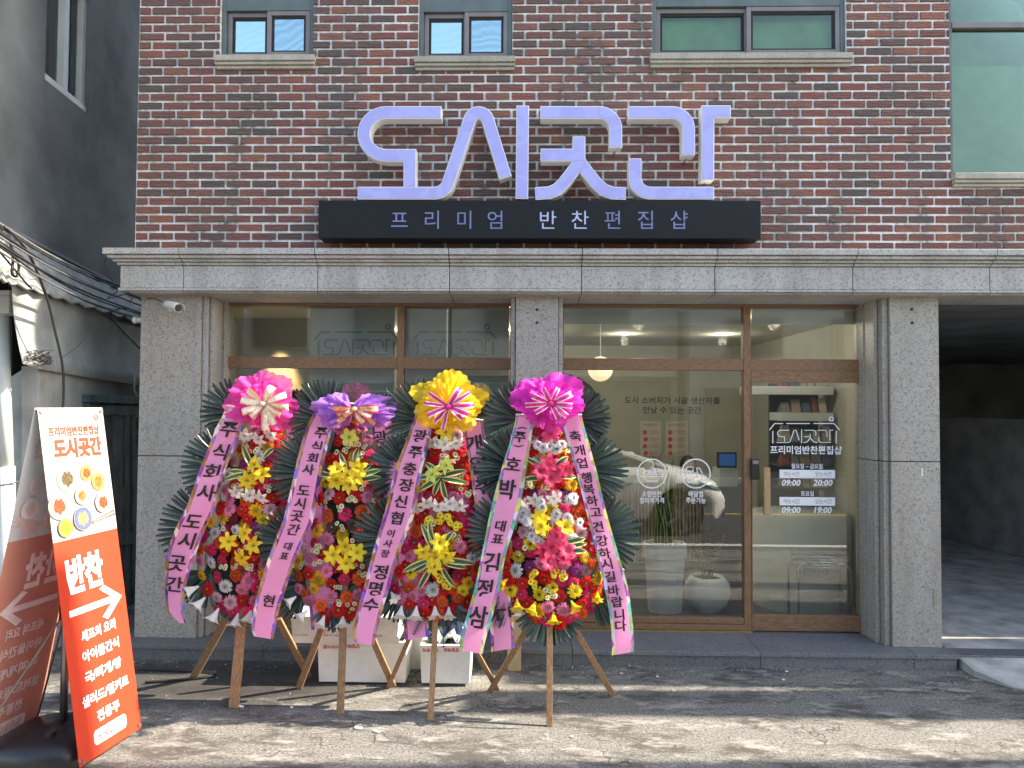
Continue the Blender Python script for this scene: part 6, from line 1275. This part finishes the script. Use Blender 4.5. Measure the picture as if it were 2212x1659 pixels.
# ------------------------------------------------------------------ street side: added pole and blocks that cast shade, facing houses, parked car (seen in the glass)
c = MB(); c.tube([(8.2, -1.32, 0), (8.2, -1.32, 9.2)], [.16, .11], 16); o = link('shade_pole', mesh('shade_pole', c, M['concrete'], True)); tag(o, 'round concrete pole out of view to the right, added to cast shade on the street', 'pole')  # unseen pole, added for the shade strip on asphalt and banner
nx = empty('shade_blocks', (7.5, 0, 0), 'beige blocks out of view to the right, added to shade the ground in bands', 'building')  # unseen blocks, added to shade the asphalt; the slot lets a sunlit strip through
c = MB(); c.box(6.6, 9.5, -.20, .5, 0, 5.2); c.box(6.6, 9.5, -.66, -.30, 2.4, 5.4); c.box(6.6, 6.9, -.66, -.30, 0, 2.4); obj('wall', c, M['facade_beige'], nx, bevel=.02)
op = empty('facing_building', (0, -13.5, 0), 'pale three bay building across the street reflected in the shop glass', 'building')
c = MB(); c.box(-9, -2.2, -15, -13.2, 0, 6.2); c.box(-2.1, 4.2, -16, -13.6, 0, 7.0); c.box(4.4, 12, -15, -13.0, 0, 5.4); obj('wall', c, M['facade_pale'], op)
for (x, z, w, h) in [(-7.6, 3.4, 1.6, 1.2), (-4.8, 3.4, 1.6, 1.2), (-1.2, 3.8, 1.5, 1.5), (1.4, 3.8, 1.5, 1.5), (5.4, 3.2, 1.5, 1.1), (8.2, 3.2, 1.5, 1.1)]:
    yy = -13.2 if x < -2.2 else (-13.6 if x < 4.2 else -13.0); c = MB(); c.box(x, x + w, yy, yy + .05, z, z + h); wf = obj('window', c, M['window_metal'], op); c = MB(); c.box(x + .06, x + w - .06, yy + .05, yy + .055, z + .06, z + h - .06); obj('pane', c, M['shelf_dark'], wf)
c = MB(); c.box(-8.6, -2.6, -13.2, -13.1, .2, 2.5); c.box(-1.8, 4.0, -13.6, -13.5, .2, 2.6); c.box(4.8, 11.6, -13.0, -12.9, .2, 2.4); obj('shop_opening', c, M['shelf_dark'], op)
c = MB(); c.box(-1.9, 4.1, -13.6, -13.3, 2.7, 3.3); obj('shop_fascia', c, M['facade_beige'], op)
c = MB(); c.box(-30, 30, -12.6, -3.4, -.01, .004); tag(obj('road', c, mat('dark_asphalt', (.055, .055, .055), .85, .25, 40, .3, 90)), kind='structure')
c = MB(); c.box(-30, 30, -6.55, -6.45, .004, .008); tag(obj('centre_line', c, M['yellow_line']), kind='structure')
c = MB(); c.box(-30, 30, -3.75, -3.60, .004, .008); tag(obj('edge_line', c, M['white_line']), kind='structure')
# parked car, nose to the right
car = empty('parked_car', (1.0, -5.14, 0), 'white parked car with black alloy wheels, reflected in the shop window', 'car'); cy = -5.18
def car_section(x):
    # (half width, height of belt, height of the roof or bonnet)
    pts = [(-1.50, .62, .80), (-1.40, .82, 1.0), (-1.0, .86, 1.02), (0, .88, 1.0), (1.0, .88, 1.0), (2.1, .87, .99), (2.6, .84, .88), (2.86, .76, .76), (3.0, .6, .55)]
    for i in range(len(pts) - 1):
        if x <= pts[i + 1][0]: u_ = (x - pts[i][0]) / (pts[i + 1][0] - pts[i][0]); return [pts[i][k] + (pts[i + 1][k] - pts[i][k]) * u_ for k in (1, 2)]
    return pts[-1][1:]
c = MB(); xs_ = [-1.5 + 4.5 * i / 26 for i in range(27)]; vs = []
for x in xs_:
    hw, h = car_section(x); zb = .24
    for wheelx in (2.28, -.75):
        if abs(x - wheelx) < .40: zb = max(zb, .34 + math.sqrt(max(0, .40 ** 2 - (x - wheelx) ** 2)) * .9)
    zb = min(zb, h - .12)
    for s_, z in ((.92, zb), (1.0, max(zb + .03, .5)), (.985, h - .12), (.86, h), (0, h + .035), (-.86, h), (-.985, h - .12), (-1.0, max(zb + .03, .5)), (-.92, zb)): vs.append((x, cy + hw * s_, z))
c.add(vs, [(i * 9 + j, i * 9 + j + 1, (i + 1) * 9 + j + 1, (i + 1) * 9 + j) for i in range(26) for j in range(8)] + [tuple(range(9)), tuple(range(26 * 9 + 8, 26 * 9 - 1, -1))]); obj('body', c, M['car_paint'], car, smooth=True)
c = MB(); gh = [(-1.35, .99, .72, 0), (-1.05, 1.28, .60, 1), (-.4, 1.35, .58, 1), (1.0, 1.30, .59, 1), (2.12, .97, .74, 0)]; vs = []
for x, z, w, _ in gh: vs += [(x, cy - (.80 if z > 1.1 else w), .95), (x, cy - w, z), (x, cy + w, z), (x, cy + (.80 if z > 1.1 else w), .95)]
c.add(vs, [(i * 4 + j, i * 4 + j + 1, (i + 1) * 4 + j + 1, (i + 1) * 4 + j) for i in range(4) for j in range(3)]); obj('windows', c, M['plastic_black'], car)
c = MB(); 
for s_ in (-1, 1):
    c.tube([(x, cy + s_ * (w + .005), z + .012) for x, z, w, _ in gh], .026, 6)
c.add([(gh[k][0], cy + s_ * gh[k][2], gh[k][1] + .015) for k in (1, 2, 3) for s_ in (-1, 1)], [(0, 1, 3, 2), (2, 3, 5, 4)]); obj('roof', c, M['car_paint'], car)
for wxc in (2.28, -.75):
    for s_ in (-1, 1):
        yy = cy + s_ * .78; c = MB(); c.tube([(wxc, yy - .10, .33), (wxc, yy + .10, .33)], .33, 28); wl = obj('wheel', c, M['tyre'], car)
        c = MB()
        for k in range(5): a = 2 * math.pi * k / 5; c.bar((wxc, yy + s_ * .105, .33), (wxc + .24 * math.cos(a), yy + s_ * .105, .33 + .24 * math.sin(a)), .05, .02)
        c.tube([(wxc + .25 * math.cos(a), yy + s_ * .104, .33 + .25 * math.sin(a)) for a in [2 * math.pi * k / 24 for k in range(25)]], .014, 5); obj('rim', c, M['steel'], wl)
for s_ in (-1, 1):
    c = MB(); c.add([(2.56, cy + s_ * .855, .72), (2.88, cy + s_ * .74, .64), (2.88, cy + s_ * .735, .70), (2.52, cy + s_ * .852, .82)], [(0, 1, 2, 3)]); obj('headlight', c, M['glass_sky'], car)
    c = MB(); c.box(1.72, 1.86, cy + s_ * .86, cy + s_ * 1.02, .98, 1.12); obj('door_mirror', c, M['car_paint'], car, bevel=.03)
c = MB(); c.box(2.93, 3.02, cy - .45, cy + .45, .32, .50); obj('grille', c, M['plastic_black'], car)
print('objects', len(bpy.data.objects))
